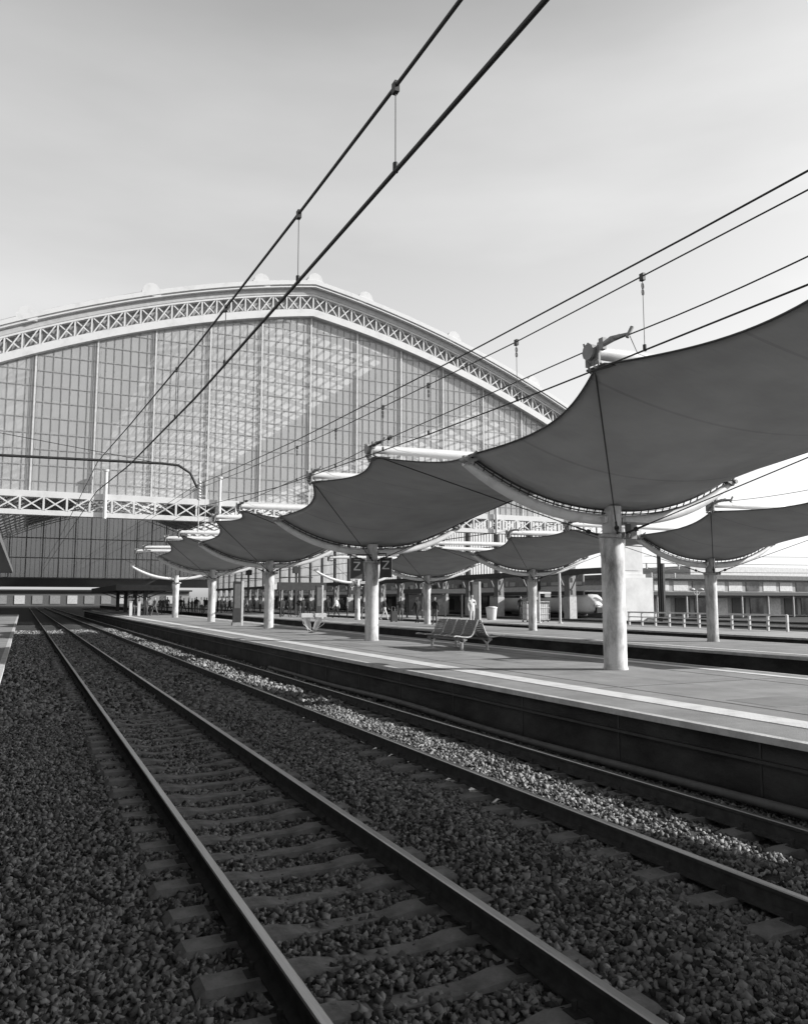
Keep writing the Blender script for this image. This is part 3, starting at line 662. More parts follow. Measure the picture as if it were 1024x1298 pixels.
# side walls: piers, lintel, glazed bays, and what stands behind the open arcade
XR = XA+HS; XL = XA-HS; sp = 8.28
random.seed(5)
for side, X in ((1, XR), (-1, XL)):
    def bx(mb, a, b, y0, y1, z0, z1):                # a, b = distance into the hall from the wall line
        x0, x1 = sorted((X-side*a, X-side*b)); return mb.box(x0, x1, y0, y1, z0, z1)
    for k in range(25):
        y = 81.9+sp*k+(1.2 if side < 0 else 0)
        if y+.7 > D+LEN: break
        po = part(bx(MB(), -.5, .45, y-.55, y+.55, 2.45, 15.4), 'arcade_pier', mid, shed)
        sub(bx(MB(), -.55, .5, y-.6, y+.6, -.3, 2.45), 'pier_base', light, po)
        sub(bx(MB(), -.56, .52, y-.62, y+.62, 14.5, 15.3), 'capital', mid, po)
        for z in (2.7, 4.2): sub(bx(MB(), .0, .3, y-.58, y-.56, z, z+.55), 'fuse_box', darkb, po)
        m = MB(); m.bar((X-side*.2, y+.5, 3.2), (X-side*.2, y+1.9, 5.1), .12, .12); m.bar((X-side*.2, y-.5, 3.2), (X-side*.2, y-1.9, 5.1), .12, .12); m.box(X-.26, X-.14, y-2, y+2, 5.02, 5.14); sub(m, 'strut', mid, po)
        wo = part(bx(MB(), .05, .1, y+.55, y+sp-.55, 5.8, 13.8), 'arcade_window', window_glass, shed)
        m = MB()
        for i in range(1, 9): bx(m, .1, .2, y+.55+i*.8-.045, y+.55+i*.8+.045, 5.8, 13.8)
        for z in (7.6, 9.6, 11.6): bx(m, .2, .24, y+.55, y+sp-.55, z, z+.12)
        sub(m, 'window_bars', mid, wo)
        if side > 0:
            y0 = y+.3
            fo = part(MB().box(X+2.3, X+2.45, y0, y0+sp-.02, 2.68, 3.12), 'bay_fascia', dark, shed)
            sub(MB().box(X+2.46, X+7.6, y0, y0+sp-.02, 3.13, 3.2), 'bay_roof', mid, fo)
            sub(MB().add([(X+7.6, y0, 3.2), (X+7.6, y0+sp, 3.2), (X+8.6, y0+sp, 4.0), (X+8.6, y0, 4.0)], [(0, 1, 2, 3)]), 'awning', canvas_d, fo)
            if k == 0: continue
            wl = part(MB().box(X+8.7, X+8.9, y0, y0+sp-.02, -.3, 5.6), 'shop_wall', mid, shed)
            q = y0+.4
            while q < y0+sp-1.2:
                w = random.uniform(.6, 1.7); zz = random.uniform(.2, .5); h = random.uniform(1.7, 2.4)
                sub(MB().box(X+8.6, X+8.69, q, q+w, zz, zz+h), 'shop_window', shop if random.random() < .6 else random.choice([light, dark, mid]), wl); q += w+random.uniform(.2, .5)
            q = y0+random.uniform(.3, 1.2)
            while q < y0+sp-1.4:
                w = random.uniform(.5, 1.6); sub(MB().box(X+8.58, X+8.68, q, q+w, 4.15, 4.15+random.uniform(.35, .8)), 'shop_sign', random.choice([white, light, dark, light]), wl); q += w+random.uniform(.2, 1.0)
    part(bx(MB(), -.4, .7, D+1, D+LEN, 5.15, 5.8), 'lintel', midd, shed)
    part(bx(MB(), -.4, .35, D+1, D+LEN, 13.8, 19.6), 'upper_wall', mid, shed)
    if side < 0: part(bx(MB(), -.5, -.3, D+1, D+LEN, -.3, 5.15), 'lower_wall', mid, shed)
# ================================================================ OVERHEAD LINE
def wire(pts, r, n=6): return MB().tube(pts, r, n)
def over_line(x, cw, mw, drops, label, rc, rm):
    e = empty('overhead_line', (x, 0, 4.7), label, 'overhead line', 'overhead lines of the near tracks')
    def z_at(tab, y): return float(np.interp(y, [a for a, _ in tab], [b for _, b in tab]))
    def smooth(tab): 
        ys = np.concatenate([np.arange(tab[0][0], 40, .8), np.arange(40, tab[-1][0], 6), [tab[-1][0]]]); return [(x, y, z_at(tab, y)) for y in ys]
    part(wire(smooth(cw), rc), 'contact_wire', wirem, e); part(wire(smooth(mw), rm), 'messenger_wire', wirem, e)
    for y in drops:
        a, b = z_at(cw, y), z_at(mw, y); m = MB(); m.tube([(x, y, a), (x, y, b)], .004 if y < 9 else .006, 5)
        m.tube([(x, y, a-.01), (x, y, a+.06)], .02, 6); m.box(x-.018, x+.018, y-.03, y+.03, b-.05, b+.03)
        if x > 5:
            for s in (0, .07): m.tube([(x+.014*math.cos(t), y, b-.11-s+.035*math.sin(t)) for t in np.linspace(0, 2*PI, 9)], .006, 5, False)
        part(m, 'dropper', wirem, e)
    return e
H = 2.1
over_line(2.22, [(-3, 2.95+H), (4, 2.98+H), (7.1, 3.0+H), (12, 3.04+H), (20.7, 3.31+H), (31, 3.9+H), (60, 3.9+H), (120, 3.9+H)],
          [(-3, 3.7+H), (3, 3.58+H), (5, 3.62+H), (7.1, 3.68+H), (12, 3.86+H), (21, 4.37+H), (31, 5.0+H), (60, 4.6+H), (120, 4.6+H)], [2.6, 4.87, 7.1, 10.2, 14],
          'pair of thick overhead wires crossing the sky above the left track', .0175, .0155)
over_line(5.86, [(-3, 2.64+H), (8, 2.64+H), (11.5, 2.68+H), (20, 2.9+H), (31, 3.5+H), (60, 3.5+H), (120, 3.5+H)],
          [(-3, 3.45+H), (8.9, 3.46+H), (11.54, 3.51+H), (15.9, 3.6+H), (24, 3.88+H), (31.2, 4.23+H), (60, 4.2+H), (120, 4.2+H)], [4.0, 6.46, 8.92, 11.54, 13.4, 15.9, 18.6],
          'thin overhead wires with droppers above the track beside the platform', .010, .008)
fw = [(-3, 3.62), (5.9, 3.63), (10.4, 3.69), (18.4, 3.87), (25, 4.12), (32, 4.43), (60, 4.5), (120, 4.5)]
ys = np.concatenate([np.arange(-3, 40, .8), [60, 120]])
tag(wire([(5.87, y, float(np.interp(y, [a for a, _ in fw], [b for _, b in fw]))+H) for y in ys], .0105).build('feeder_wire', wirem), 'topmost single feeder wire above the platform-side track', 'wire')
def catenary_mast(x, y, reach, label):
    e = empty('catenary_mast', (x, y, -.3), label, 'mast', 'catenary masts')
    m = MB(); m.box(x-.14, x-.12, y-.12, y+.12, -.3, 8.4); m.box(x+.12, x+.14, y-.12, y+.12, -.3, 8.4); m.box(x-.12, x+.12, y-.01, y+.01, -.3, 8.4); m.box(x-.3, x+.3, y-.3, y+.3, -.35, 0); part(m, 'post', dark, e)
    zt = 7.05; s = 1 if reach > 0 else -1; xe = x+reach
    pts = [(x, y, zt), (xe-s*1.4, y, zt+.15), (xe-s*.8, y, zt+.12), (xe-s*.35, y, zt-.15), (xe-s*.08, y, zt-.7)]
    m = MB().tube(pts, .05, 8); m.tube([(x, y, 8.2), (xe-s*1.5, y, zt+.15)], .012, 6); part(m, 'cantilever', darkb, e)
    m = MB()
    for k in range(7): m.tube([(xe-.0, y, zt-.5-k*.11), (xe-.0, y, zt-.45-k*.11)], .075, 10)
    m.tube([(xe, y, zt+.3), (xe, y, zt-2.4)], .02, 6); m.tube([(xe+.25, y, zt-.4), (xe+.25, y, zt-2.4)], .015, 6)
    for k in range(4): m.bar((xe, y, zt-1-k*.4), (xe+.25, y, zt-1-k*.4), .02, .02)
    part(m, 'insulator', light, e); return e
catenary_mast(-1.0-2.5, 31, 9.4, 'dark catenary mast at the left whose curved arm reaches over the near tracks')
catenary_mast(55.3, 60, -5, 'dark catenary mast standing in front of the flat roofed building at the right')
# ================================================================ FURNITURE
def bench():
    e = empty('platform_bench', (12.16, 20.8, PT), 'double sided metal bench with curved slatted seats standing on the near platform', 'bench')
    Lb = 2.5; X0, Y0, Z0 = 12.16, 20.7, PT
    prof = [(-.82, .43), (-.74, .445), (-.56, .415), (-.36, .40), (-.26, .425), (-.19, .50), (-.12, .66), (-.055, .82), (-.02, .91)]
    for s in (1, -1):
        P = [(X0+s*(a-.03), Z0+b) for a, b in prof]
        fine = []
        for (a, b), (c, d) in zip(P[:-1], P[1:]):
            k = max(1, int(math.hypot(c-a, d-b)/.045))
            for i in range(k): fine.append((a+(c-a)*i/k, b+(d-b)*i/k))
        fine.append(P[-1])
        for q in range(4):
            y0 = Y0+.03+q*Lb/4; y1 = y0+Lb/4-.06; m = MB()
            for i in range(len(fine)-1):
                (a, b), (c, d) = fine[i], fine[i+1]
                a2, b2 = a+(c-a)*.6, b+(d-b)*.6
                m.add([(a, y0, b), (a2, y0, b2), (a2, y1, b2), (a, y1, b), (a, y0, b-.012), (a2, y0, b2-.012), (a2, y1, b2-.012), (a, y1, b-.012)],
                      [(0, 1, 2, 3), (7, 6, 5, 4), (0, 4, 5, 1), (1, 5, 6, 2), (2, 6, 7, 3), (3, 7, 4, 0)])
            for yy in (y0+.12, y1-.12): m.tube([(a, yy, b-.02) for a, b in P], .009, 5)
            part(m, 'seat', benchm, e)
        for q in range(5):
            y = Y0+q*Lb/4; m = MB().tube([(a, y, b) for a, b in P], .022, 8); part(m, 'side_rib', light, e)
        xb = X0-s*.43
        m = MB().box(xb-.035, xb+.035, Y0+.05, Y0+Lb-.05, Z0+.30, Z0+.36); m.box(xb-.1, xb-.04, Y0+.01, Y0+.09, Z0+.31, Z0+.40); part(m, 'seat_beam', mid, e)
        for y in (Y0+.3, Y0+Lb-.3):
            m = MB().tube([(xb, y, Z0), (xb, y, Z0+.24)], .045, 10); m.bar((xb, y, Z0+.2), (xb-.16, y, Z0+.34), .04, .05); m.bar((xb, y, Z0+.2), (xb+.16, y, Z0+.34), .04, .05); m.lathe(xb, y, [(.09, Z0), (.09, Z0+.012)], 12); part(m, 'leg', galv, e)
    return e
bench()
def litter():
    x, y, z = 11.95, 35.3, PT
    e = empty('litter_bin', (x, y, z), 'pair of pale ring bins with hanging see-through bags on one foot', 'litter bin')
    m = MB().lathe(x, y, [(.16, z), (.16, z+.03), (.04, z+.05)], 16); m.tube([(x, y, z), (x, y, z+.2)], .035, 8); part(m, 'foot', dark, e)
    for s, lean in ((-1, .30), (1, .36)):
        top = Vector((x+s*lean, y, z+.88)); bot = Vector((x+s*.12, y, z+.14))
        m = MB().tube([top-Vector((0, 0, .2)), top-Vector((s*.06, 0, .35)), bot], [.20, .15, .09], 12); part(m, 'bag', bagm, e)
        m = MB(); m.box(top.x-.27, top.x+.27, y-.2, y+.2, top.z-.18, top.z-.02); m.box(top.x-.25, top.x+.25, y-.18, y+.18, top.z-.02, top.z); part(m, 'bin_head', light, e)
        m = MB().tube([(top.x+s*.22, y-.12, top.z-.15), (top.x+s*.16, y-.12, z+.4), (x+s*.2, y-.12, z+.18), (x, y-.05, z+.06)], .014, 6); part(m, 'frame', galv, e)
    return e
litter()
def totem(x, y, w, h, label, d=.22, edge=True):
    e = empty('information_totem', (x, y, PT), label, 'totem')
    part(MB().box(x-w/2, x+w/2, y-d/2, y+d/2, PT+.18, PT+h), 'panel', dark, e)
    part(MB().box(x-w/2-.05, x+w/2+.02, y-d/2-.05, y+d/2+.05, PT, PT+.18), 'plinth', mid, e)
    part(MB().box(x+w/2+.01, x+w/2+.13, y-d/2, y+d/2+.02, PT+.0, PT+h+.02), 'frame_post', light, e)
    part(MB().box(x-w/2+.05, x+w/2-.05, y-d/2-.012, y-d/2-.002, PT+1.0, PT+h-.15), 'poster', midd, e); return e
totem(11.25, 46.8, .45, 2.55, 'tall dark information totem with a pale edge, between the two middle columns')
totem(23.2, 40.0, .45, 2.5, 'dark information board on the second platform above the bench')
totem(21.0, 60.5, .45, 2.6, 'far dark totem on the second platform left of the Z signs')
# railing at the right on the third platform
def railing(x, y0, y1, label):
    e = empty('railing', (x, y0, PT), label, 'railing'); y = y0
    while y < y1+.01: part(MB().box(x-.05, x+.05, y-.05, y+.05, PT, PT+.78), 'post', light, e); y += 1.1
    m = MB(); m.box(x-.04, x+.04, y0, y1, PT+.72, PT+.8); m.box(x-.025, x+.025, y0, y1, PT+.2, PT+.26); m.box(x-.025, x+.025, y0, y1, PT+.46, PT+.52); part(m, 'rail', light, e); return e
railing(32.6, 27.0, 38.1, 'pale metal railing on the third platform at the right')
# catenary-like post, cage trolley, white bin, lamp posts
def post(x, y, h, label, cat='post', arm=0, r=.07, base=PT):
    e = empty('sign_post', (x, y, base), label, cat); m = MB().tube([(x, y, base), (x, y, base+h)], r, 10); m.lathe(x, y, [(r*2, base), (r*2, base+.05)], 12); part(m, 'pole', light, e)
    if arm: part(MB().box(x, x+arm, y-.06, y+.06, base+h-.12, base+h), 'arm', light, e); part(MB().box(x+arm*.5, x+arm, y-.04, y+.04, base+h-.35, base+h-.14), 'plate', mid, e)
    return e
post(30.2, 43.8, 2.0, 'pale post with a short arm beside the wire cages', arm=.9)
post(30.9, 42.5, 4.3, 'tall slim pale pole right of the wire cages', r=.08)
def cage(x, y, label):
    e = empty('roll_cage', (x, y, PT), label, 'roll cage', 'roll cages on the third platform'); m = MB()
    for i in range(6): m.tube([(x+i*.16, y, PT+.15), (x+i*.16, y, PT+1.35)], .015, 5); m.tube([(x+i*.16, y+.7, PT+.15), (x+i*.16, y+.7, PT+1.35)], .015, 5)
    for z in (.15, .55, .95, 1.35):
        m.tube([(x, y, PT+z), (x+.8, y, PT+z), (x+.8, y+.7, PT+z), (x, y+.7, PT+z), (x, y, PT+z)], .018, 5)
    part(m, 'cage_frame', galv, e)
    part(MB().box(x+.06, x+.74, y+.06, y+.64, PT+.2, PT+1.2), 'parcel', light, e)
    for dx, dy in ((.08, .08), (.72, .08), (.08, .62), (.72, .62)): part(MB().tube([(x+dx-.02, y+dy, PT+.07), (x+dx+.02, y+dy, PT+.07)], .07, 10), 'wheel', dark, e)
    return e
cage(30.2, 45.2, 'left wire roll cage with a pale load'); cage(31.2, 45.2, 'right wire roll cage with a pale load')
e = empty('white_bin', (31.6, 52, PT), 'small white bin standing beside an arcade pier on the third platform', 'bin')
part(MB().lathe(31.6, 52, [(.32, PT), (.42, PT+.85)], 12), 'bin_body', white, e); part(MB().lathe(31.6, 52, [(.45, PT+.86), (.45, PT+.93), (.2, PT+1.0)], 12), 'lid', light, e)
def lamp(x, y, base, h, label):
    e = empty('platform_lamp', (x, y, base), label, 'lamp post', 'twin lamp posts'); part(MB().tube([(x, y, base), (x, y, base+h)], .06, 8), 'pole', light, e)
    m = MB()
    for s in (-1, 1):
        m.tube([(x, y, base+h-.5), (x+s*.3, y, base+h-.3), (x+s*.55, y, base+h+.05)], .035, 6)
    part(m, 'arm', light, e)
    for s in (-1, 1): part(MB().lathe(x+s*.6, y, [(.12, base+h), (.3, base+h+.08), (.26, base+h+.2), (.08, base+h+.28)], 12), 'lamp_head', white, e)
    return e
lamp(62, 62, -.3, 3.3, 'twin headed pale lamp post in front of the dark arcade at the right')
# ================================================================ TRAIN AND RIGHT-HAND BUILDING
def train(x, y, label):
    e = empty('train', (x, y, -.2), label, 'train'); secs = []
    prof = [(0, .35, .9, 1.2), (.35, .75, .6, 1.9), (.9, 1.05, .42, 2.5), (1.7, 1.32, .35, 2.85), (2.7, 1.45, .3, 3.1), (3.8, 1.5, .3, 3.14), (24, 1.5, .3, 3.14)]
    vs = []; n = 16
    for d, w, zb, zt in prof:
        for j in range(n):
            a = 2*PI*j/n; cx, cz = math.cos(a), math.sin(a); k = 4.0
            rx = math.copysign(abs(cx)**(2/k), cx)*w; rz = math.copysign(abs(cz)**(2/k), cz)*(zt-zb)/2
            vs.append((x+rx, y+d, (zb+zt)/2+rz))
    fs = [(i*n+j, i*n+(j+1) % n, (i+1)*n+(j+1) % n, (i+1)*n+j) for i in range(len(prof)-1) for j in range(n)]+[tuple(range(n)), tuple(range(len(vs)-1, len(vs)-n-1, -1))]
    m = MB(); m.add(vs, fs, True); part(m, 'car_body', white, e)
    part(MB().add([(x-.85, y+.88, 2.25), (x+.85, y+.88, 2.25), (x+.95, y+1.75, 2.9), (x-.95, y+1.75, 2.9)], [(0, 1, 2, 3)]), 'windscreen', shop, e)
    part(MB().box(x-.62, x+.62, y-.12, y+.5, .45, 1.15), 'coupler_cover', darkb, e)
    for s in (-1, 1): part(MB().tube([(x+s*.72, y+.3, 1.45), (x+s*.66, y+.12, 1.45)], .16, 10), 'headlight', light, e)
    for s in (-1, 1): part(MB().box(x+s*1.44-.02, x+s*1.44+.02, y+5, y+23, 1.9, 2.6), 'window_band', shop, e)
    for k in range(4): part(MB().tube([(x-.8, y+4+k*6, .1), (x+.8, y+4+k*6, .1)], .42, 14), 'wheelset', dark, e)
    return e
train(65.0, 81.0, 'white train with a rounded sloping nose standing in the far bay of the station hall')
def yard_mast(x, y, h, label):
    e = empty('yard_mast', (x, y, -.3), label, 'mast', 'masts in the yard'); part(MB().bar((x, y, -.3), (x, y, h), .3, .3), 'pole', dark, e)
    for z, l in ((h-.8, 2.6), (h-1.9, 1.9)):
        part(MB().tube([(x-l, y, z+.25), (x, y, z), (x+l, y, z+.25)], .06, 6), 'crossarm', midd, e)
        for s in (-1, 1): part(MB().tube([(x+s*l, y, z+.1), (x+s*l, y, z+.75)], [.1, .13], 8), 'insulator', light, e)
    part(MB().tube([(x-2.6, y, h-.6), (x-.1, y, h-2.6)], .04, 5), 'brace', midd, e); return e
yard_mast(72.5, 78, 6.6, 'dark mast with two crossarms just right of the stone pier'); yard_mast(84, 98, 9.5, 'farther dark mast with crossarms above the flat roofed building'); yard_mast(69, 100, 8.0, 'dark mast with crossarms seen past the edge of the stone pier')
for i, (za, zb) in enumerate(((7.2, 8.2), (6.4, 7.0), (5.4, 6.0))):
    tag(MB().tube([(66, 74+i, za), (90, 70, (za+zb)/2-.3), (130, 66, zb)], .03, 5).build('feeder_wire', wirem), ['upper', 'middle', 'lower'][i]+' thin wire of the three right of the stone pier', 'wire')
def side_building():
    e = empty('station_building', (72, 86, -.3), 'low flat roofed station building with a row of upper windows right of the stone pier', 'building')
    part(MB().box(72, 120, 84, 96, -.3, 4.9), 'wall', mid, e); part(MB().box(71.6, 121, 83.2, 97, 4.9, 5.5), 'roof', midd, e); part(MB().box(84, 121, 85, 97, 5.5, 6.8), 'roof_storey', light, e)
    for k in range(14):
        x = 73+k*3.4; m = MB().box(x, x+2.6, 83.93, 83.99, 3.3, 4.6); w = part(m, 'window', light if k % 3 else shop, e)
    part(MB().box(73, 120, 80.5, 84, 2.65, 3.1), 'canopy', dark, e)
    for k in range(9): part(MB().tube([(74+k*5, 80.8, -.3), (74+k*5, 80.8, 2.65)], .12, 8), 'canopy_post', light, e)
    for k in range(13): part(MB().box(73+k*3.5, 75.6+k*3.5, 83.9, 83.98, -.1, 2.3), 'shopfront', [shop, light, dark][k % 3], e)
    return e
side_building()
e = empty('goods_shed', (0, 330, -.3), 'long low goods shed far beyond the open end of the station hall', 'building')
part(MB().box(-60, 60, 330, 345, -.3, 5.2), 'wall', midd, e); part(MB().box(-61, 61, 329, 346, 5.2, 5.8), 'roof', dark, e)
for k in range(20): part(MB().box(-57+k*6, -53.5+k*6, 329.8, 329.95, .5, 3.6), 'window', mid if k % 3 else light, e)
# far dark shelter inside the hall at the left
e = empty('platform_shelter', (12, 92, PT), 'dark platform shelter roof on brackets at the far left end of the near platform', 'shelter')
part(MB().box(8.2, 13.8, 84, 116, 3.0, 3.55), 'roof', dark, e)
for y in (85.5, 94, 103, 112): part(MB().box(11, 11.4, y-.2, y+.2, PT, 3.0), 'post', dark, e); part(MB().bar((11.2, y, 2.2), (9.2, y, 3.0), .1, .1).bar((11.2, y, 2.2), (13.2, y, 3.0), .1, .1), 'bracket', dark, e)
e = empty('departure_board', (20.6, 62, PT), 'long dark departure board on posts above the waiting people', 'departure board')
part(MB().box(19.3, 23.6, 66, 66.3, 2.9, 3.55), 'display', dark, e)
for x in (19.6, 23.3): part(MB().tube([(x, 66.15, PT), (x, 66.15, 2.9)], .06, 8), 'post', dark, e)
part(MB().box(18.7, 19.2, 66, 66.2, 2.95, 3.4), 'clock_panel', light, e)
e = empty('waiting_shelter', (30.8, 60, PT), 'dark glazed waiting shelter on the third platform right of the Z signs', 'shelter')
part(MB().box(28.8, 32.8, 58, 61.5, 2.6, 2.95), 'roof', dark, e)
for x in (29.0, 32.6):
    for y in (58.3, 61.2): part(MB().box(x-.06, x+.06, y-.06, y+.06, PT, 2.6), 'post', dark, e)
part(MB().box(29.1, 32.5, 61.1, 61.15, PT+.2, 2.5), 'glass_panel', shop, e)
def mast(x, y, h, label):
    e = empty('equipment_mast', (x, y, PT), label, 'mast', 'dark masts on the second platform'); part(MB().box(x-.09, x+.09, y-.09, y+.09, PT, PT+h), 'pole', dark, e)
    part(MB().box(x-.32, x+.32, y-.2, y+.2, PT+h-.9, PT+h-.3), 'lamp_box', darkb, e); part(MB().tube([(x-1.6, y, PT+h-1.3), (x+1.6, y, PT+h-1.3)], .05, 6), 'crossbar', dark, e); return e
mast(23.4, 74, 4.9, 'dark mast with a box just right of the tall near totem'); mast(23.4, 92, 5.2, 'farther dark mast with a box between the two leftmost columns')
# ================================================================ PEOPLE
def person_mesh(name, pose, top, legs, hair=hairm):
    # joints: x across, y front (-y faces camera), z up; one continuous skinned body
    sw = {'stand': (0, 0, 0, 0), 'walk': (.30, -.28, -.22, .24), 'bag': (.04, -.04, .1, -.05), 'phone': (.03, -.03, 0, 0)}[pose]
    J = {'pel': (0, 0, .95, .125), 'bel': (0, 0, 1.10, .125), 'che': (0, 0, 1.32, .145), 'nk0': (0, 0, 1.47, .07), 'nk': (0, -.01, 1.53, .052), 'hd0': (0, -.015, 1.60, .078), 'hd1': (0, -.01, 1.69, .088), 'hd2': (0, 0, 1.76, .05)}
    E = [('pel', 'bel'), ('bel', 'che'), ('che', 'nk0'), ('nk0', 'nk'), ('nk', 'hd0'), ('hd0', 'hd1'), ('hd1', 'hd2')]
    for s, nm, a, b in ((-1, 'l', sw[0], sw[2]), (1, 'r', sw[1], sw[3])):
        J.update({nm+'hip': (s*.10, 0, .88, .095), nm+'kn': (s*.11, -a*.55-.02, .50, .062), nm+'an': (s*.11, -a*.9+(.12 if a < 0 else 0), .09+(.06 if a < -.1 else 0), .04), nm+'to': (s*.13, -a*.9+(.12 if a < 0 else 0)-.17, .035, .033)})
        J.update({nm+'sh': (s*.185, 0, 1.41, .058)})
        if pose == 'phone': J.update({nm+'el': (s*.24, -.06, 1.14, .042), nm+'wr': (s*.08, -.27, 1.24, .028), nm+'ha': (s*.04, -.33, 1.30, .033)})
        elif pose == 'bag' and s > 0: J.update({nm+'el': (s*.27, .04, 1.16, .042), nm+'wr': (s*.15, -.1, 1.33, .028), nm+'ha': (s*.12, -.12, 1.39, .033)})
        else: J.update({nm+'el': (s*.245, -b*.45+.03, 1.13, .042), nm+'wr': (s*.25, -b-.03, .90, .028), nm+'ha': (s*.25, -b*1.1-.05, .81, .034)})
        E += [('pel', nm+'hip'), (nm+'hip', nm+'kn'), (nm+'kn', nm+'an'), (nm+'an', nm+'to'), ('che', nm+'sh'), (nm+'sh', nm+'el'), (nm+'el', nm+'wr'), (nm+'wr', nm+'ha')]
    ks = list(J); me = bpy.data.meshes.new('tmp'); me.from_pydata([J[k][:3] for k in ks], [(ks.index(a), ks.index(b)) for a, b in E], [])
    o = bpy.data.objects.new('tmp', me); COL.objects.link(o)
    md = o.modifiers.new('s', 'SKIN'); md.use_smooth_shade = True
    for i, k in enumerate(ks): me.skin_vertices[0].data[i].radius = (J[k][3]*(1.25 if k in ('che', 'bel', 'pel') else 1), J[k][3]*(.85 if k in ('che', 'bel', 'pel') else 1))
    me.skin_vertices[0].data[0].use_root = True
    o.modifiers.new('u', 'SUBSURF').levels = 1
    dg = bpy.context.evaluated_depsgraph_get(); ev = o.evaluated_get(dg); nm_ = bpy.data.meshes.new_from_object(ev); nm_.name = name
    bpy.data.objects.remove(o)
    nm_.materials.clear()
    for q in (top, legs, skin, hair, darkb): nm_.materials.append(q)
    for p in nm_.polygons:
        c = p.center; 
        if c.z > 1.52: i = 3 if (c.z > 1.71 or c.y > .025) else 2
        elif c.z > .98 and not (abs(c.x) > .2 and c.z < 1.0): i = 0
        elif abs(c.x) > .2 and c.z > .7: i = 2 if c.z < .9 else 0
        elif c.z < .09: i = 4
        else: i = 1
        p.material_index = i; p.use_smooth = True
    return nm_
PM = {}
def person(x, y, pose, top, legs, rz, label, group, hgt=1.0, base=PT):
    key = (pose, top.name, legs.name)
    if key not in PM: PM[key] = person_mesh('person_body', pose, top, legs)
    o = bpy.data.objects.new('person', PM[key]); COL.objects.link(o); o.location = (x, y, base); o.rotation_euler = (0, 0, rz); o.scale = (hgt,)*3
    tag(o, label, 'person', group); return o
D_, M_, L_ = cl_dark, cl_mid, cl_light
gp = 'people waiting on the far platforms'

plist = [(356, 69, 'stand', D_, D_, 'person in a bulky dark coat at the left end of the waiting group'), (359, 71, 'bag', D_, D_, 'person in dark clothes just behind the leftmost waiting one'), (367, 68, 'stand', D_, D_, 'person standing alone in black, right of the pair in coats'),
 (379, 67, 'phone', D_, M_, 'person looking at a phone in the middle of the waiting group'), (384, 70, 'stand', D_, D_, 'person in black with arms down behind the one with the phone'), (391.5, 66, 'bag', D_, D_, 'person in dark clothes seen above the left litter bin'),
 (403, 66, 'stand', M_, D_, 'person in a grey top seen above the right litter bin'), (426.5, 62, 'walk', L_, D_, 'person in a pale top walking left of the far column'), (457, 56.8, 'stand', D_, M_, 'person leaning by the far column behind the Z sign'),
 (487.5, 53.5, 'walk', D_, L_, 'person in pale trousers and dark top walking right of the Z sign column'), (508, 50.5, 'bag', D_, M_, 'person with one hand raised, beside a dark suitcase'), (529, 46.5, 'walk', D_, D_, 'person in dark clothes walking left of the far column'),
 (598, 39.5, 'bag', L_, L_, 'person in pale clothes with a raised arm in front of the dark board'), (415, 64, 'stand', D_, D_, 'person in black close to the far dark totem'), (471+80, 43.0, 'stand', D_, M_, 'person in a dark top just right of the second-platform column'),
 (440, 60, 'stand', M_, D_, 'person in a grey top left of the Z sign column'), (660, 62, 'walk', D_, D_, 'person in dark clothes walking beyond the white bin')]
def at_px(px, y):                                   # x on the platform for a picture column at depth y
    # solved from the camera matrix once, so people stand on real ground points
    R = co.matrix_world.to_3x3(); lo, hi = -5.0, 120.0
    for _ in range(50):
        mx_ = (lo+hi)/2; c = R.transposed() @ Vector((mx_, y, -1.5)); u = 512+1021*c.x/-c.z
        if u < px: lo = mx_
        else: hi = mx_
    return lo
for px, y, pose, a, b, lab in plist:
    if pose is None: continue
    person(at_px(px, y), y, pose, a, b, random.uniform(-1.2, 1.2)+(PI if random.random() < .4 else 0), lab, gp, random.uniform(.94, 1.03))
gl_ = 'crowd on the platforms inside the station hall'
crowd = [(233, 'walk', M_, D_), (239, 'stand', D_, D_), (243.5, 'phone', D_, D_), (249, 'bag', D_, M_), (255, 'stand', L_, D_), (259, 'stand', D_, D_), (262, 'walk', D_, M_), (276, 'stand', D_, D_), (281, 'phone', M_, D_), (286, 'stand', L_, D_), (313, 'walk', L_, M_), (322, 'stand', M_, D_), (330, 'stand', L_, D_), (207, 'stand', D_, D_), (212, 'walk', M_, D_), (229, 'bag', D_, D_), (247, 'stand', D_, M_), (265.5, 'stand', D_, D_), (291, 'walk', D_, D_)]
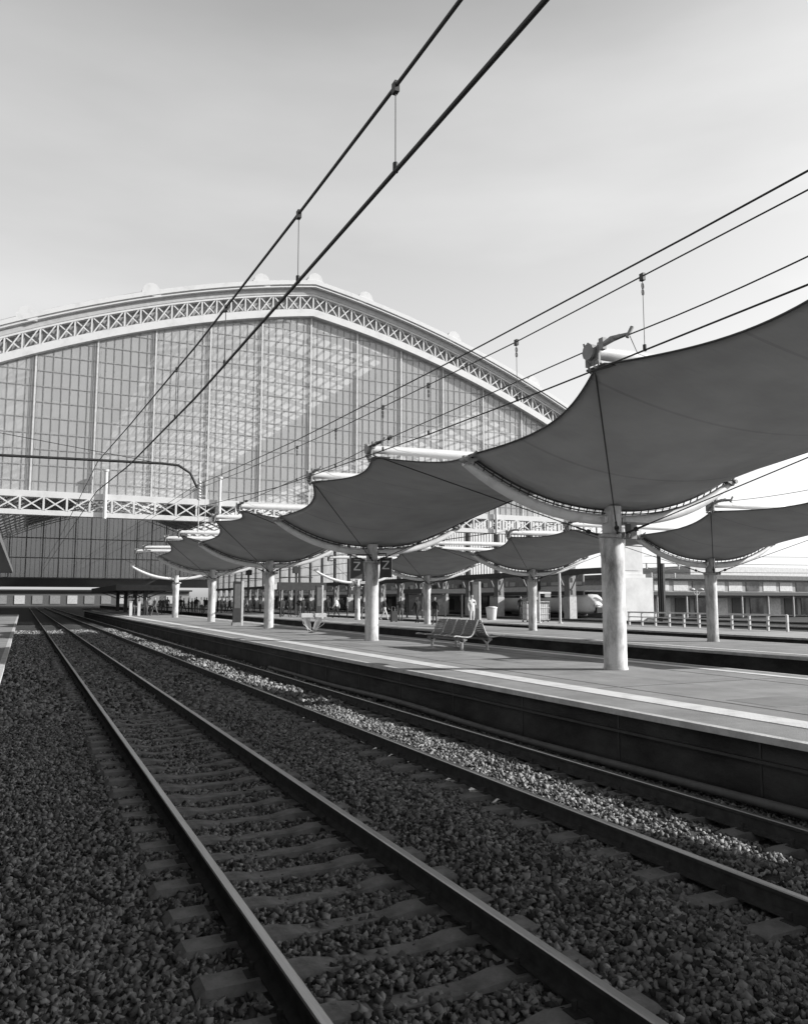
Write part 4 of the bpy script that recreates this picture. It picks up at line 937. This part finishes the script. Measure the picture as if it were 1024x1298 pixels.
crowd.sort(key=lambda q: q[0])
wh = ['first', 'second', 'third', 'fourth', 'fifth', 'sixth', 'seventh', 'eighth', 'ninth', 'tenth', 'eleventh', 'twelfth', 'thirteenth', 'fourteenth', 'fifteenth', 'sixteenth', 'seventeenth', 'eighteenth', 'nineteenth']
for i, (px, pose, a, b) in enumerate(crowd):
    y = 84+(i*7 % 11)*1.6; x = at_px(px, y)
    person(x, y, pose, a, b, random.uniform(-2, 2), f'distant person in {"dark" if a is D_ else "grey" if a is M_ else "pale"} top, {wh[i]} from the left in the hall crowd', gl_, random.uniform(.93, 1.04))
for i, (px, y, a) in enumerate([(169, 80, D_), (176, 82, D_), (185, 79, M_), (190, 84, L_), (196, 77.5, M_), (203, 88, D_)]):
    person(at_px(px, y), y, ['stand', 'walk', 'stand', 'bag', 'walk', 'stand'][i], a, D_ if i % 2 else M_, i*1.3, f'person in shade near the platform shelter, {wh[i]} from the left', 'people under the far platform shelter', .97)
# suitcase beside the person with raised hand
sx = at_px(506, 50.2)
e = empty('suitcase', (sx-.35, 50.2, PT), 'dark suitcase standing beside the person with a raised hand', 'suitcase')
part(MB().box(sx-.6, sx-.15, 50.1, 50.4, PT+.05, PT+.72), 'case', dark, e); part(MB().tube([(sx-.5, 50.35, PT+.7), (sx-.5, 50.35, PT+1.0), (sx-.25, 50.35, PT+1.0), (sx-.25, 50.35, PT+.7)], .012, 6), 'handle', galv, e)
for q in (-.55, -.2): part(MB().tube([(sx+q, 50.1, PT+.03), (sx+q, 50.4, PT+.03)], .03, 8), 'wheel', darkb, e)
# white gate posts at the far left
for i, px in enumerate((165.5, 176)):
    x = at_px(px, 79); e = empty('ticket_post', (x, 79, PT), 'white waist-high post, '+('left' if i == 0 else 'right')+' of two near the shelter', 'post', 'white posts by the shelter')
    part(MB().box(x-.12, x+.12, 78.8, 79.2, PT, PT+1.25), 'post', white, e); part(MB().box(x-.15, x+.15, 78.75, 79.25, PT+1.25, PT+1.33), 'cap', light, e)
